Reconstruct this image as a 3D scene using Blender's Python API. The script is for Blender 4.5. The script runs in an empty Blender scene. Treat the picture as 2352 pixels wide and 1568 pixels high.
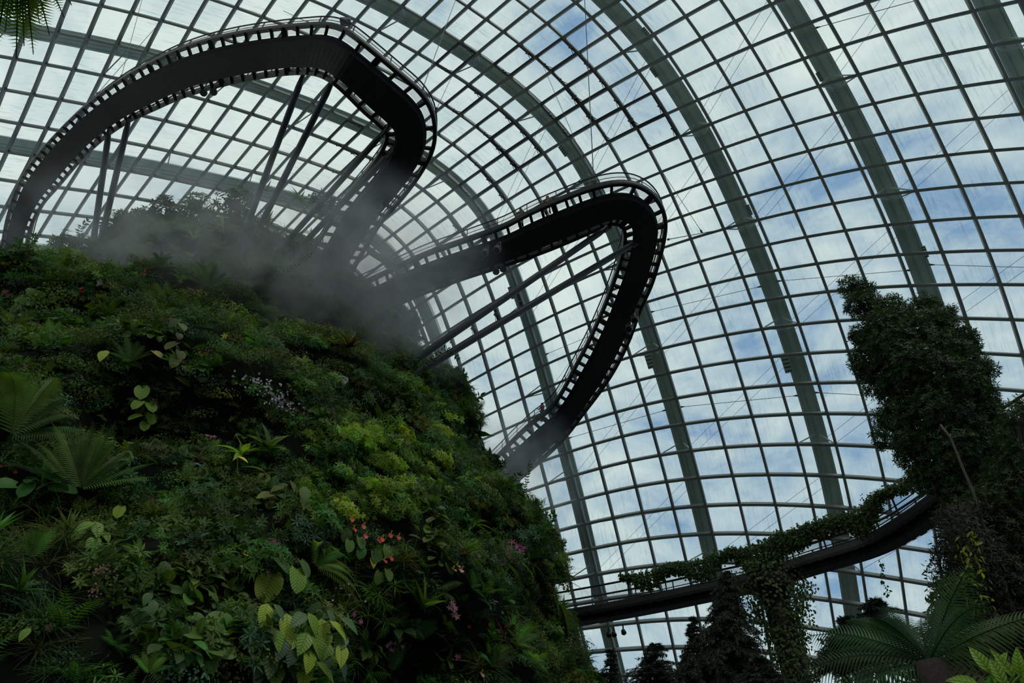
import bpy, math, random
import numpy as np
from mathutils import Vector, Matrix

rnd = random.Random(7)
rng = np.random.default_rng(11)
sc = bpy.context.scene
COL = sc.collection
UP = np.array([0, 0, 1.])

# ------------------------------------------------------------------ camera
PITCH = math.radians(42.0)
FPX = 1568.0
cam_d = bpy.data.cameras.new('camera'); cam = bpy.data.objects.new('camera', cam_d)
COL.objects.link(cam)
cam.location = (0, 0, 0)
cam.rotation_euler = (math.radians(90) + PITCH, 0, 0)
cam_d.sensor_width = 36.0; cam_d.lens = 24.0
cam_d.clip_start = 0.1; cam_d.clip_end = 2000
sc.camera = cam

# ------------------------------------------------------------------ world (overcast sky with thin blue gaps)
def node(nt, t, x=0, y=0, **kw):
    n = nt.nodes.new(t); n.location = (x, y)
    for k, v in kw.items(): setattr(n, k, v)
    return n
world = bpy.data.worlds.new('sky'); sc.world = world; world.use_nodes = True
nt = world.node_tree; nt.nodes.clear(); L = nt.links.new
tc = node(nt, 'ShaderNodeTexCoord')
mp = node(nt, 'ShaderNodeMapping'); mp.inputs['Scale'].default_value = (1.0, 1.0, 1.7)
mp.inputs['Location'].default_value = (2.1, .4, .3)
L(tc.outputs['Generated'], mp.inputs[0])
n1 = node(nt, 'ShaderNodeTexNoise'); n1.inputs['Scale'].default_value = 2.6; n1.inputs['Detail'].default_value = 7
n1.inputs['Roughness'].default_value = .6; n1.inputs['Distortion'].default_value = .6
L(mp.outputs[0], n1.inputs['Vector'])
n2 = node(nt, 'ShaderNodeTexNoise'); n2.inputs['Scale'].default_value = 8; n2.inputs['Detail'].default_value = 8
n2.inputs['Roughness'].default_value = .65; n2.inputs['Distortion'].default_value = .8
L(mp.outputs[0], n2.inputs['Vector'])
# more blue towards +x (the clearer side of the sky)
sep = node(nt, 'ShaderNodeSeparateXYZ'); L(tc.outputs['Generated'], sep.inputs[0])
ma = node(nt, 'ShaderNodeMath', operation='MULTIPLY_ADD'); L(sep.outputs['X'], ma.inputs[0]); ma.inputs[1].default_value = -.16
ma.inputs[2].default_value = .03
a1 = node(nt, 'ShaderNodeMath', operation='MULTIPLY_ADD'); L(n2.outputs[0], a1.inputs[0]); a1.inputs[1].default_value = .45
L(n1.outputs[0], a1.inputs[2])
a2 = node(nt, 'ShaderNodeMath', operation='ADD'); L(a1.outputs[0], a2.inputs[0]); L(ma.outputs[0], a2.inputs[1])
cr = node(nt, 'ShaderNodeValToRGB')
e = cr.color_ramp.elements
e[0].position = .52; e[0].color = (.22, .36, .55, 1)
e[1].position = .86; e[1].color = (.74, .83, .80, 1)
m = cr.color_ramp.elements.new(.61); m.color = (.40, .53, .63, 1)
m = cr.color_ramp.elements.new(.72); m.color = (.58, .69, .71, 1)
L(a2.outputs[0], cr.inputs[0])
# glow added below the horizon for the ribs; sky dimmed behind the viewer
mr = node(nt, 'ShaderNodeMapRange'); L(sep.outputs['Z'], mr.inputs[0])
mr.inputs[1].default_value = -.05; mr.inputs[2].default_value = .12; mr.inputs[3].default_value = .85; mr.inputs[4].default_value = 1
mb_ = node(nt, 'ShaderNodeMapRange'); L(sep.outputs['Y'], mb_.inputs[0])
mb_.inputs[1].default_value = -.8; mb_.inputs[2].default_value = .15; mb_.inputs[3].default_value = .36; mb_.inputs[4].default_value = 1
mm = node(nt, 'ShaderNodeMath', operation='MULTIPLY'); L(mr.outputs[0], mm.inputs[0]); L(mb_.outputs[0], mm.inputs[1])
bg = node(nt, 'ShaderNodeBackground'); L(cr.outputs[0], bg.inputs[0]); L(mm.outputs[0], bg.inputs[1])
out = node(nt, 'ShaderNodeOutputWorld'); L(bg.outputs[0], out.inputs[0])
world.cycles.sampling_method = 'AUTOMATIC'

# soft sun behind thin cloud, high and a little behind the viewer
sl = bpy.data.lights.new('veiled sun', 'SUN'); sl.energy = 1.2; sl.angle = math.radians(35); sl.color = (1.0, .98, .90)
so = bpy.data.objects.new('veiled sun', sl); COL.objects.link(so); so.location = (20, -30, 120)
so.rotation_euler = Vector((-.30, .38, -.88)).to_track_quat('-Z', 'Y').to_euler()
# ------------------------------------------------------------------ view
vs = sc.view_settings
vs.view_transform = 'Standard'; vs.look = 'None'; vs.gamma = 1; vs.use_curve_mapping = False; vs.exposure = 0.0
cy = sc.cycles
cy.use_adaptive_sampling = True; cy.adaptive_threshold = .03
cy.max_bounces = 5; cy.diffuse_bounces = 2; cy.glossy_bounces = 2; cy.transmission_bounces = 2
cy.transparent_max_bounces = 12; cy.volume_bounces = 0
cy.caustics_reflective = False; cy.caustics_refractive = False
cy.volume_step_rate = 1.5; cy.volume_max_steps = 48

# ------------------------------------------------------------------ geometry of the view (only to measure where things stand)
CP, SP = math.cos(PITCH), math.sin(PITCH)
def ray(px, py):
    a = (px - 1176) / FPX; b = (784 - py) / FPX
    return np.array([a, CP - b * SP, SP + b * CP])
def at_z(px, py, z):
    r = ray(px, py); return r * (z / r[2])
def at_h(px, py, h):
    r = ray(px, py); return r * (h / math.hypot(r[0], r[1]))
def at_d(px, py, d):
    r = ray(px, py); return r * (d / np.linalg.norm(r))
def nz(v):
    v = np.asarray(v, float); return v / (np.linalg.norm(v) + 1e-12)

# ------------------------------------------------------------------ materials
def mat(name, col, rough=.6, metal=0., spec=.4, noise=0., nscale=6., trans=0., tcol=None, col2=None, objrand=0., posscale=0.):
    m = bpy.data.materials.new(name); m.use_nodes = True
    nt = m.node_tree; L = nt.links.new
    b = nt.nodes['Principled BSDF']
    b.inputs['Base Color'].default_value = (*col, 1); b.inputs['Roughness'].default_value = rough
    b.inputs['Metallic'].default_value = metal
    b.inputs['Specular IOR Level'].default_value = spec
    src = None
    if col2 is not None or noise:
        c2 = col2 if col2 is not None else tuple(min(1, c * (1 + noise)) for c in col)
        c1 = col if col2 is not None else tuple(c * (1 - noise) for c in col)
        mix = node(nt, 'ShaderNodeMix', data_type='RGBA'); mix.inputs[6].default_value = (*c1, 1); mix.inputs[7].default_value = (*c2, 1)
        ns = node(nt, 'ShaderNodeTexNoise'); ns.inputs['Scale'].default_value = nscale; ns.inputs['Detail'].default_value = 4
        if posscale:
            g = node(nt, 'ShaderNodeNewGeometry'); L(g.outputs['Position'], ns.inputs['Vector'])
        else:
            t = node(nt, 'ShaderNodeTexCoord'); L(t.outputs['Object'], ns.inputs['Vector'])
        r = node(nt, 'ShaderNodeMapRange'); L(ns.outputs[0], r.inputs[0]); r.inputs[1].default_value = .32; r.inputs[2].default_value = .68
        L(r.outputs[0], mix.inputs[0]); src = mix.outputs[2]
    if objrand:
        oi = node(nt, 'ShaderNodeObjectInfo')
        hs = node(nt, 'ShaderNodeHueSaturation')
        if src: L(src, hs.inputs['Color'])
        else: hs.inputs['Color'].default_value = (*col, 1)
        r1 = node(nt, 'ShaderNodeMapRange'); L(oi.outputs['Random'], r1.inputs[0]); r1.inputs[3].default_value = 1 - objrand; r1.inputs[4].default_value = 1 + objrand * 1.4
        L(r1.outputs[0], hs.inputs['Value'])
        m2 = node(nt, 'ShaderNodeMath', operation='MULTIPLY'); L(oi.outputs['Random'], m2.inputs[0]); m2.inputs[1].default_value = 7.13
        m3 = node(nt, 'ShaderNodeMath', operation='FRACT'); L(m2.outputs[0], m3.inputs[0])
        r2 = node(nt, 'ShaderNodeMapRange'); L(m3.outputs[0], r2.inputs[0]); r2.inputs[3].default_value = .5 - .035; r2.inputs[4].default_value = .5 + .045
        L(r2.outputs[0], hs.inputs['Hue']); src = hs.outputs[0]
    if src: L(src, b.inputs['Base Color'])
    if trans:
        tr = node(nt, 'ShaderNodeBsdfTranslucent')
        tm = node(nt, 'ShaderNodeMix', data_type='RGBA', blend_type='MULTIPLY'); tm.inputs[0].default_value = 1
        if src: L(src, tm.inputs[6])
        else: tm.inputs[6].default_value = (*col, 1)
        tm.inputs[7].default_value = (*(tcol or (1.5, 1.5, .5)), 1)
        L(tm.outputs[2], tr.inputs[0])
        mx = node(nt, 'ShaderNodeMixShader'); mx.inputs[0].default_value = trans
        L(b.outputs[0], mx.inputs[1]); L(tr.outputs[0], mx.inputs[2])
        L(mx.outputs[0], nt.nodes['Material Output'].inputs[0])
    return m
M = {}
M['bar'] = mat('painted glazing bar steel', (.12, .145, .135), .5, noise=.15, nscale=.5)
M['vent'] = mat('dark vent frame metal', (.03, .036, .034), .5)
M['rib'] = mat('grey green rib steel', (.50, .60, .57), .55, noise=.12, nscale=.3)
M['ribl'] = mat('pale rib flange', (.42, .5, .47), .5)
M['walk'] = mat('charcoal walkway steel', (.010, .0125, .013), .6, spec=.15, noise=.3, nscale=1.5)
M['walkb'] = mat('black grey rail tube', (.016, .019, .02), .45, noise=.2, nscale=2)
M['strut'] = mat('dark strut tube steel', (.018, .022, .024), .45, noise=.2, nscale=2)
M['cable'] = mat('steel cable', (.06, .07, .07), .5)
M['lamp'] = mat('grey floodlight casing', (.16, .17, .16), .5, noise=.1)
M['lens'] = mat('dark lamp glass', (.02, .02, .02), .15)
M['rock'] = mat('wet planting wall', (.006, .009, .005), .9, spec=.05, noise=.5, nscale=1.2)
M['soil'] = mat('mulch ground', (.02, .022, .014), .95, noise=.4, nscale=2)
M['bark'] = mat('dark bark', (.022, .02, .016), .9, noise=.4, nscale=12)
M['barkp'] = mat('slender mottled bark', (.06, .055, .045), .85, noise=.3, nscale=14)
M['fibre'] = mat('fibrous fern trunk', (.018, .013, .009), .95, noise=.5, nscale=30)

def mesh_mat_grating(name, step, wire, col):
    m = bpy.data.materials.new(name); m.use_nodes = True; nt = m.node_tree; L = nt.links.new
    b = nt.nodes['Principled BSDF']; b.inputs['Base Color'].default_value = (*col, 1); b.inputs['Roughness'].default_value = .6
    t = node(nt, 'ShaderNodeUVMap'); s = node(nt, 'ShaderNodeSeparateXYZ'); L(t.outputs[0], s.inputs[0])
    prev = None
    for ax in ('X', 'Y'):
        d = node(nt, 'ShaderNodeMath', operation='DIVIDE'); L(s.outputs[ax], d.inputs[0]); d.inputs[1].default_value = step
        f = node(nt, 'ShaderNodeMath', operation='FRACT'); L(d.outputs[0], f.inputs[0])
        g = node(nt, 'ShaderNodeMath', operation='LESS_THAN'); L(f.outputs[0], g.inputs[0]); g.inputs[1].default_value = wire
        if prev is None: prev = g
        else:
            mxx = node(nt, 'ShaderNodeMath', operation='MAXIMUM'); L(prev.outputs[0], mxx.inputs[0]); L(g.outputs[0], mxx.inputs[1]); prev = mxx
    tr = node(nt, 'ShaderNodeBsdfTransparent'); mx = node(nt, 'ShaderNodeMixShader')
    L(prev.outputs[0], mx.inputs[0]); L(tr.outputs[0], mx.inputs[1]); L(b.outputs[0], mx.inputs[2])
    L(mx.outputs[0], nt.nodes['Material Output'].inputs[0])
    return m
M['grate'] = mesh_mat_grating('open steel grating', .06, .16, (.05, .055, .06))
M['mesh'] = mesh_mat_grating('wire mesh infill', .05, .10, (.06, .07, .07))

def glass_mat():
    m = bpy.data.materials.new('rain streaked glazing'); m.use_nodes = True; nt = m.node_tree; L = nt.links.new
    nt.nodes.remove(nt.nodes['Principled BSDF'])
    tr = node(nt, 'ShaderNodeBsdfTransparent')
    uv = node(nt, 'ShaderNodeUVMap'); mp = node(nt, 'ShaderNodeMapping')
    mp.inputs['Scale'].default_value = (9, .55, 1); mp.inputs['Rotation'].default_value = (0, 0, .07)
    L(uv.outputs[0], mp.inputs[0])
    ns = node(nt, 'ShaderNodeTexNoise'); ns.inputs['Scale'].default_value = 1.6; ns.inputs['Detail'].default_value = 3; ns.inputs['Roughness'].default_value = .7
    L(mp.outputs[0], ns.inputs['Vector'])
    n2 = node(nt, 'ShaderNodeTexNoise'); n2.inputs['Scale'].default_value = .35; L(uv.outputs[0], n2.inputs['Vector'])
    r = node(nt, 'ShaderNodeMapRange'); L(ns.outputs[0], r.inputs[0]); r.inputs[1].default_value = .51; r.inputs[2].default_value = .70
    r2 = node(nt, 'ShaderNodeMapRange'); L(n2.outputs[0], r2.inputs[0]); r2.inputs[1].default_value = .38; r2.inputs[2].default_value = .6
    mu = node(nt, 'ShaderNodeMath', operation='MULTIPLY'); L(r.outputs[0], mu.inputs[0]); L(r2.outputs[0], mu.inputs[1])
    mix = node(nt, 'ShaderNodeMix', data_type='RGBA'); mix.inputs[6].default_value = (.92, .955, .94, 1); mix.inputs[7].default_value = (.62, .71, .71, 1)
    L(mu.outputs[0], mix.inputs[0]); L(mix.outputs[2], tr.inputs[0])
    gl = node(nt, 'ShaderNodeBsdfGlossy'); gl.inputs['Roughness'].default_value = .05; gl.inputs['Color'].default_value = (.8, .9, .9, 1)
    fr = node(nt, 'ShaderNodeFresnel'); fr.inputs[0].default_value = 1.25
    fm = node(nt, 'ShaderNodeMath', operation='MULTIPLY'); L(fr.outputs[0], fm.inputs[0]); fm.inputs[1].default_value = .5
    mx = node(nt, 'ShaderNodeMixShader'); L(fm.outputs[0], mx.inputs[0]); L(tr.outputs[0], mx.inputs[1]); L(gl.outputs[0], mx.inputs[2])
    L(mx.outputs[0], nt.nodes['Material Output'].inputs[0])
    return m
M['glass'] = glass_mat()

# leaf materials
def leafm(name, col, rough=.5, trans=.3, rand=.42, spec=.2, noise=.25, nscale=3):
    return mat(name, col, rough, 0, spec, noise, nscale, trans, (1.5, 1.6, .5), None, rand)
G_DARK = leafm('dark green leaf', (.037, .077, .021))
G_MID = leafm('mid green leaf', (.078, .15, .03))
G_LIME = leafm('lime green leaf', (0.221, 0.325, 0.046), trans=.4)
G_YEL = leafm('yellow green leaf', (.28, .36, .05), trans=.45, rand=.15)
G_OLIVE = leafm('olive leaf', (.10, .125, .03))
G_BLUE = leafm('bluish green leaf', (.05, .11, .05))
G_BROWN = leafm('brownish leaf', (.07, .055, .03))
G_FERN = leafm('fern green', (.068, .14, .028), trans=.4)
G_FERNB = leafm('bright fern green', (.14, .27, .045), trans=.45)
G_SHAG = leafm('shaggy brown green epiphyte', (.035, .038, .018), trans=.2)
G_PINE = leafm('conifer needle green', (.018, .035, .018), trans=.1, rand=.1)
G_TREE = leafm('evergreen tree leaf', (.032, .062, .02), trans=.2, rand=.1)
G_IVY = leafm('ivy leaf', (0.058, 0.104, 0.033), trans=.25, rand=.1)
C_RED = mat('red spathe', (.55, .05, .04), .4, trans=.2, tcol=(1.2, .5, .5))
C_PINK = mat('pink petal', (.62, .22, .40), .6, trans=.3, tcol=(1.3, .8, 1))
C_ROSE = mat('dusty rose petal', (.45, .22, .24), .6, trans=.3, tcol=(1.2, .8, .8))
C_WHITE = mat('white petal', (.62, .60, .62), .6, trans=.3, tcol=(1.1, 1.1, 1.1))
C_YELLOW = mat('yellow petal', (.75, .6, .06), .5, trans=.3, tcol=(1.3, 1.2, .5))
C_ORANGE = mat('orange petal', (.75, .24, .02), .5, trans=.3, tcol=(1.3, .9, .4))
C_SALMON = mat('salmon petal', (.68, .30, .24), .5, trans=.3, tcol=(1.2, .8, .8))
def veined(name, col, vein, n=9., trans=.25):
    m = mat(name, col, .4, 0, .4, 0, 3, trans, (1.4, 1.5, .5), None, 0)
    nt = m.node_tree; L = nt.links.new; b = nt.nodes['Principled BSDF']
    uv = node(nt, 'ShaderNodeUVMap'); sp = node(nt, 'ShaderNodeSeparateXYZ'); L(uv.outputs[0], sp.inputs[0])
    ab = node(nt, 'ShaderNodeMath', operation='ABSOLUTE'); L(sp.outputs[0], ab.inputs[0])
    ml = node(nt, 'ShaderNodeMath', operation='MULTIPLY_ADD'); L(ab.outputs[0], ml.inputs[0]); ml.inputs[1].default_value = -.9; L(sp.outputs[1], ml.inputs[2])
    sc_ = node(nt, 'ShaderNodeMath', operation='MULTIPLY'); L(ml.outputs[0], sc_.inputs[0]); sc_.inputs[1].default_value = n * 6.283
    si = node(nt, 'ShaderNodeMath', operation='SINE'); L(sc_.outputs[0], si.inputs[0])
    mr = node(nt, 'ShaderNodeMapRange'); L(si.outputs[0], mr.inputs[0]); mr.inputs[1].default_value = .1; mr.inputs[2].default_value = 1
    mi = node(nt, 'ShaderNodeMapRange'); L(ab.outputs[0], mi.inputs[0]); mi.inputs[1].default_value = .035; mi.inputs[2].default_value = .0
    mx = node(nt, 'ShaderNodeMath', operation='MAXIMUM'); L(mr.outputs[0], mx.inputs[0]); L(mi.outputs[0], mx.inputs[1])
    mix = node(nt, 'ShaderNodeMix', data_type='RGBA'); mix.inputs[6].default_value = (*col, 1); mix.inputs[7].default_value = (*vein, 1); L(mx.outputs[0], mix.inputs[0]); L(mix.outputs[2], b.inputs['Base Color'])
    bp = node(nt, 'ShaderNodeBump'); bp.inputs['Strength'].default_value = .5; bp.inputs['Distance'].default_value = .02; L(mx.outputs[0], bp.inputs['Height']); bp.invert = True; L(bp.outputs[0], b.inputs['Normal'])
    for k in nt.nodes:
        if k.type == 'BSDF_TRANSLUCENT':
            tm = [x for x in nt.nodes if x.type == 'MIX' and x.blend_type == 'MULTIPLY'][0]; L(mix.outputs[2], tm.inputs[6])
    return m
V_YEL = veined('yellow green ribbed leaf', (.42, .52, .05), (.24, .34, .03)); V_LIME = veined('lime ribbed leaf', (.20, .33, .03), (.13, .25, .03), 7)
V_MID = veined('green ribbed leaf', (.06, .13, .035), (.12, .2, .06), 7); V_DARK = veined('deep green ribbed leaf', (.025, .06, .025), (.06, .12, .05), 7)
STEM = mat('brown green stem', (.05, .055, .025), .7)

# ------------------------------------------------------------------ mesh helpers
class MB:
    def __init__(s): s.v = []; s.f = []; s.n = 0; s.uv = None
    def add(s, V, F):
        V = np.asarray(V, float).reshape(-1, 3)
        s.v.append(V)
        for f in F: s.f.append(tuple(int(k) + s.n for k in f))
        s.n += len(V)
    def add_arr(s, V, F):                     # V (k,3), F (m,4) arrays
        s.v.append(V); s.f.extend(map(tuple, (F + s.n).tolist())); s.n += len(V)
    def box(s, c, x, y, z):                   # centre and three half vectors
        c, x, y, z = [np.asarray(k, float) for k in (c, x, y, z)]
        V = [c + a * x + b * y + d * z for a in (-1, 1) for b in (-1, 1) for d in (-1, 1)]
        s.add(V, [(0, 1, 3, 2), (4, 6, 7, 5), (0, 4, 5, 1), (2, 3, 7, 6), (0, 2, 6, 4), (1, 5, 7, 3)])
    def beam(s, a, b, w, h, up=(0, 0, 1)):
        a, b = np.asarray(a, float), np.asarray(b, float); d = b - a; l = np.linalg.norm(d) / 2
        if l < 1e-6: return
        d = nz(d); sd = np.cross(d, up)
        if np.linalg.norm(sd) < 1e-3: sd = np.cross(d, (1, 0, 0))
        sd = nz(sd); u = np.cross(sd, d)
        s.box((a + b) / 2, d * l, sd * w / 2, u * h / 2)
    def tube(s, P, r, n=6, cap=True):
        P = np.asarray(P, float); m = len(P)
        r = np.full(m, r) if np.isscalar(r) else np.asarray(r, float)
        T = np.gradient(P, axis=0); T /= np.linalg.norm(T, axis=1, keepdims=True) + 1e-12
        u = np.cross(T[0], (0, 0, 1.)); 
        if np.linalg.norm(u) < .1: u = np.cross(T[0], (1., 0, 0))
        u = nz(u); V = []
        for k in range(m):
            u = nz(u - T[k] * (u @ T[k])); w = np.cross(T[k], u)
            a = np.arange(n) * 2 * math.pi / n
            V.append(P[k] + r[k] * (np.cos(a)[:, None] * u + np.sin(a)[:, None] * w))
        F = [(k * n + q, k * n + (q + 1) % n, (k + 1) * n + (q + 1) % n, (k + 1) * n + q) for k in range(m - 1) for q in range(n)]
        if cap: F += [tuple(range(n - 1, -1, -1)), tuple((m - 1) * n + q for q in range(n))]
        s.add(np.concatenate(V), F)
    def sweep(s, P, N, B, prof, closed=True):  # profile points (n,2) in the N,B frame of every path point
        m = len(P); n = len(prof)
        V = np.concatenate([P[k] + prof[:, :1] * N[k] + prof[:, 1:] * B[k] for k in range(m)])
        q2 = n if closed else n - 1
        F = [(k * n + q, k * n + (q + 1) % n, (k + 1) * n + (q + 1) % n, (k + 1) * n + q) for k in range(m - 1) for q in range(q2)]
        if closed: F += [tuple(range(n - 1, -1, -1)), tuple((m - 1) * n + q for q in range(n))]
        s.add(V, F)
    def lathe(s, c, ax, prof, n=12):          # prof [(dist along axis, radius)]
        ax = nz(ax); u = np.cross(ax, (0, 0, 1.)); u = nz(u) if np.linalg.norm(u) > .1 else np.array([1., 0, 0]); w = np.cross(ax, u)
        V = []
        for d, r in prof:
            for q in range(n):
                a = 2 * math.pi * q / n; V.append(np.asarray(c) + ax * d + r * (math.cos(a) * u + math.sin(a) * w))
        m = len(prof)
        F = [(k * n + q, k * n + (q + 1) % n, (k + 1) * n + (q + 1) % n, (k + 1) * n + q) for k in range(m - 1) for q in range(n)]
        F += [tuple(range(n - 1, -1, -1)), tuple((m - 1) * n + q for q in range(n))]
        s.add(V, F)
    def build(s, name, m, parent=None, smooth=False, origin=None):
        me = bpy.data.meshes.new(name)
        V = np.concatenate(s.v) if s.v else np.zeros((0, 3))
        if parent is not None: V = V - np.array(parent.location)
        elif origin is not None: V = V - np.asarray(origin)
        me.from_pydata(V.tolist(), [], s.f); me.update()
        me.materials.append(m)
        if smooth: me.shade_smooth()
        if s.uv is not None:
            l = me.uv_layers.new(name='UVMap'); arr = np.zeros(len(me.loops), dtype=np.int32); me.loops.foreach_get('vertex_index', arr)
            l.data.foreach_set('uv', np.asarray(s.uv)[arr].ravel())
        o = bpy.data.objects.new(name, me); COL.objects.link(o)
        if parent is not None: o.parent = parent
        elif origin is not None: o.location = tuple(origin)
        return o
def thing(name, label, cat, loc=(0, 0, 0), group=None, kind=None):
    o = bpy.data.objects.new(name, None); COL.objects.link(o); o.location = tuple(float(k) for k in loc); o.empty_display_size = .2
    tag(o, label, cat, group, kind); return o
def tag(o, label, cat, group=None, kind=None):
    o['label'] = label; o['category'] = cat
    if group: o['group'] = group
    if kind: o['kind'] = kind
    return o
def struct(o, label, cat):
    return tag(o, label, cat, None, 'structure')
def bez(P, n):
    """smooth curve through the points"""
    P = np.asarray(P, float); m = len(P)
    d = np.r_[0, np.cumsum(np.linalg.norm(np.diff(P, axis=0), axis=1))]; t = np.linspace(0, d[-1], n)
    T = np.gradient(P, d, axis=0); out = []
    for x in t:
        k = min(max(np.searchsorted(d, x) - 1, 0), m - 2); h = d[k + 1] - d[k]; u = (x - d[k]) / h
        out.append((2*u**3-3*u*u+1)*P[k] + (u**3-2*u*u+u)*h*T[k] + (-2*u**3+3*u*u)*P[k+1] + (u**3-u*u)*h*T[k+1])
    return np.array(out)

# ------------------------------------------------------------------ ground
g = MB(); n = 48
R_ = 62
g.add([(0, 28, -1.6)] + [(R_ * math.cos(a * 2 * math.pi / n), 28 + R_ * math.sin(a * 2 * math.pi / n), -1.6) for a in range(n)],
      [(0, k + 1, (k + 1) % n + 1) for k in range(n)])
o = g.build('floor', M['soil']); struct(o, 'dark mulched ground of the glasshouse, below the frame', 'ground')

# ------------------------------------------------------------------ glass dome (grid shell)
CDATA = '''-8473,6538,5177,-7866,6101,5485,-7033,6333,5338,-6369,6155,5468,-5315,6302,5499,-4599,6222,5580,-3850,6440,5407,-3468,6621,5163,-3047,6946,4686,-2865,7311,4170,-2651,7708,3578,-2605,8088,3041,-2415,8396,2568,-2371,8796,1941,-2021,9021,1625,-7974,5026,5780,-7032,5221,5722,-6179,5238,5766,-5280,5376,5704,-4488,5359,5758,-3648,5459,5711,-2993,5613,5575,-2491,5888,5227,-2182,6205,4818,-1900,6650,4245,-1769,7109,3654,-1595,7534,3093,-1463,7990,2503,-1267,8422,1936,-1171,8918,1260,-7111,4035,6187,-6253,4142,6104,-5290,4321,6023,-4371,4428,6040,-3480,4571,5941,-2713,4695,5878,-2098,4799,5706,-1600,5058,5417,-1202,5564,4830,-1043,6026,4296,-825,6478,3749,-663,7020,3108,-434,7544,2484,-259,8106,1834,6,8607,1294,-6628,3018,6352,-5450,3138,6442,-4392,3329,6390,-3391,3514,6302,-2557,3722,6184,-1871,3860,6028,-1225,4044,5816,-636,4326,5474,-337,4848,4959,-112,5315,4413,88,5895,3832,335,6461,3164,524,7148,2413,806,7744,1820,958,8447,1014,-5633,1789,6940,-4737,2143,6677,-3609,2294,6667,-2542,2576,6590,-1671,2844,6391,-935,3134,6141,-364,3355,5900,204,3683,5487,530,4211,4994,770,4714,4473,1038,5304,3872,1289,5967,3177,1556,6697,2449,1767,7467,1628,2030,8233,872,-4838,639,7312,-3716,948,7214,-2692,1337,7007,-1710,1748,6768,-755,2070,6555,-49,2402,6225,488,2696,5924,1007,3082,5408,1417,3678,4948,1710,4167,4376,2039,4834,3760,2340,5541,3017,2592,6349,2246,2779,7193,1458,3029,8011,625,-3624,-695,8086,-2709,-170,7703,-1751,314,7378,-801,783,7049,38,1238,6689,846,1750,6269,1382,2097,5888,1849,2564,5329,2343,3185,4821,2706,3714,4213,3086,4422,3506,3404,5214,2715,3572,6110,1921,3854,6906,1182,4039,7787,419,-2541,-1875,8678,-1649,-1317,8243,-776,-737,7778,74,-166,7315,900,408,6841,1618,970,6339,2211,1461,5841,2793,2130,5188,3302,2737,4607,3736,3394,3922,4114,4168,3133,4389,4994,2324,4628,5822,1612,4905,6658,846,5160,7484,121,-1365,-3136,9379,-595,-2454,8766,195,-1791,8181,977,-1130,7596,1714,-467,7005,2430,199,6400,3122,991,5707,3770,1773,5001,4285,2521,4288,4754,3134,3575,5098,3901,2809,5426,4688,2053,5714,5540,1257,5970,6387,525,6260,7251,-268,-279,-4321,9962,471,-3603,9309,1173,-2847,8583,1860,-2077,7865,2559,-1353,7180,3221,-525,6436,4006,356,5654,4705,1512,4779,5251,2164,4031,5749,2905,3241,6146,3593,2475,6432,4464,1671,6768,5240,967,7065,6136,146,7282,6949,-488'''
CC = np.array([int(k) for k in CDATA.replace('\n', '').split(',')], float).reshape(10, 15, 3) / 100
KI = np.linspace(-17, 9, 8); KJ = np.linspace(-21, 26, 13)
def _basis(t, k):
    h = k[1] - k[0]; out = np.zeros((len(t), len(k) + 2))
    for a, tt in enumerate(t):
        u = (tt - k[0]) / h; mm_ = min(max(int(math.floor(u)), 0), len(k) - 2); u -= mm_
        ex = 0.
        uc = min(max(u, 0.), 1.)
        w = np.array([(1-uc)**3/6, (3*uc**3-6*uc*uc+4)/6, (-3*uc**3+3*uc*uc+3*uc+1)/6, uc**3/6])
        dw = np.array([-(1-uc)**2/2, (9*uc*uc-12*uc)/6, (-9*uc*uc+6*uc+3)/6, uc*uc/2])
        out[a, mm_:mm_+4] = w + dw * (u - uc)
    return out
def surf(i, j):
    i = np.atleast_1d(np.asarray(i, float)); j = np.atleast_1d(np.asarray(j, float))
    n = max(len(i), len(j)); i = np.broadcast_to(i, n); j = np.broadcast_to(j, n)
    return np.einsum('ai,aj,ijk->ak', _basis(i, KI), _basis(j, KJ), CC)
def surf_n(i, j, e=.05):
    i = np.atleast_1d(np.asarray(i, float)); j = np.atleast_1d(np.asarray(j, float))
    n = max(len(i), len(j)); i = np.broadcast_to(i, n); j = np.broadcast_to(j, n)
    a = surf(i + e, j) - surf(i - e, j); b = surf(i, j + e) - surf(i, j - e)
    N = np.cross(a, b); N /= np.linalg.norm(N, axis=1, keepdims=True)
    s = np.sign((N * (surf(i, j) - np.array([0, 30., 0]))).sum(1)); return N * s[:, None]
I0, I1, J0, J1 = -18, 10, -22, 33
dome = thing('ceiling', 'glass dome shell of the conservatory with its grid of bars', 'glass dome', kind='structure')
gi = np.arange(I0, I1 + 1); gj = np.arange(J0, J1 + 1)
GI, GJ = np.meshgrid(gi, gj, indexing='ij')
P = surf(GI.ravel(), GJ.ravel()).reshape(len(gi), len(gj), 3); NN = surf_n(GI.ravel(), GJ.ravel()).reshape(P.shape)
gm = MB()
PO = P + NN * .12
nj_ = len(gj)
gm.add(PO.reshape(-1, 3), [(a * nj_ + b, (a + 1) * nj_ + b, (a + 1) * nj_ + b + 1, a * nj_ + b + 1) for a in range(len(gi) - 1) for b in range(nj_ - 1)])
gm.uv = np.stack([GI.ravel(), GJ.ravel()], 1).astype(float)
o = gm.build('glass', M['glass'], dome)
bw, bh = .115, .25
prof = np.array([(-bw, -bh), (bw, -bh), (bw, bh), (-bw, bh)])
prof_b = np.array([(-.09, -bh), (-.12, -bh * .4), (-.12, bh), (.12, bh), (.12, -bh * .4), (.09, -bh)])
def bar(ii, jj, prof, name='glazing_bar', m='bar'):
    Q = surf(ii, jj); N = surf_n(ii, jj); T = np.gradient(Q, axis=0); T /= np.linalg.norm(T, axis=1, keepdims=True)
    S = np.cross(T, N); S /= np.linalg.norm(S, axis=1, keepdims=True)
    b = MB(); b.sweep(Q, S, N, prof); return b.build(name, M[m], dome)
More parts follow.
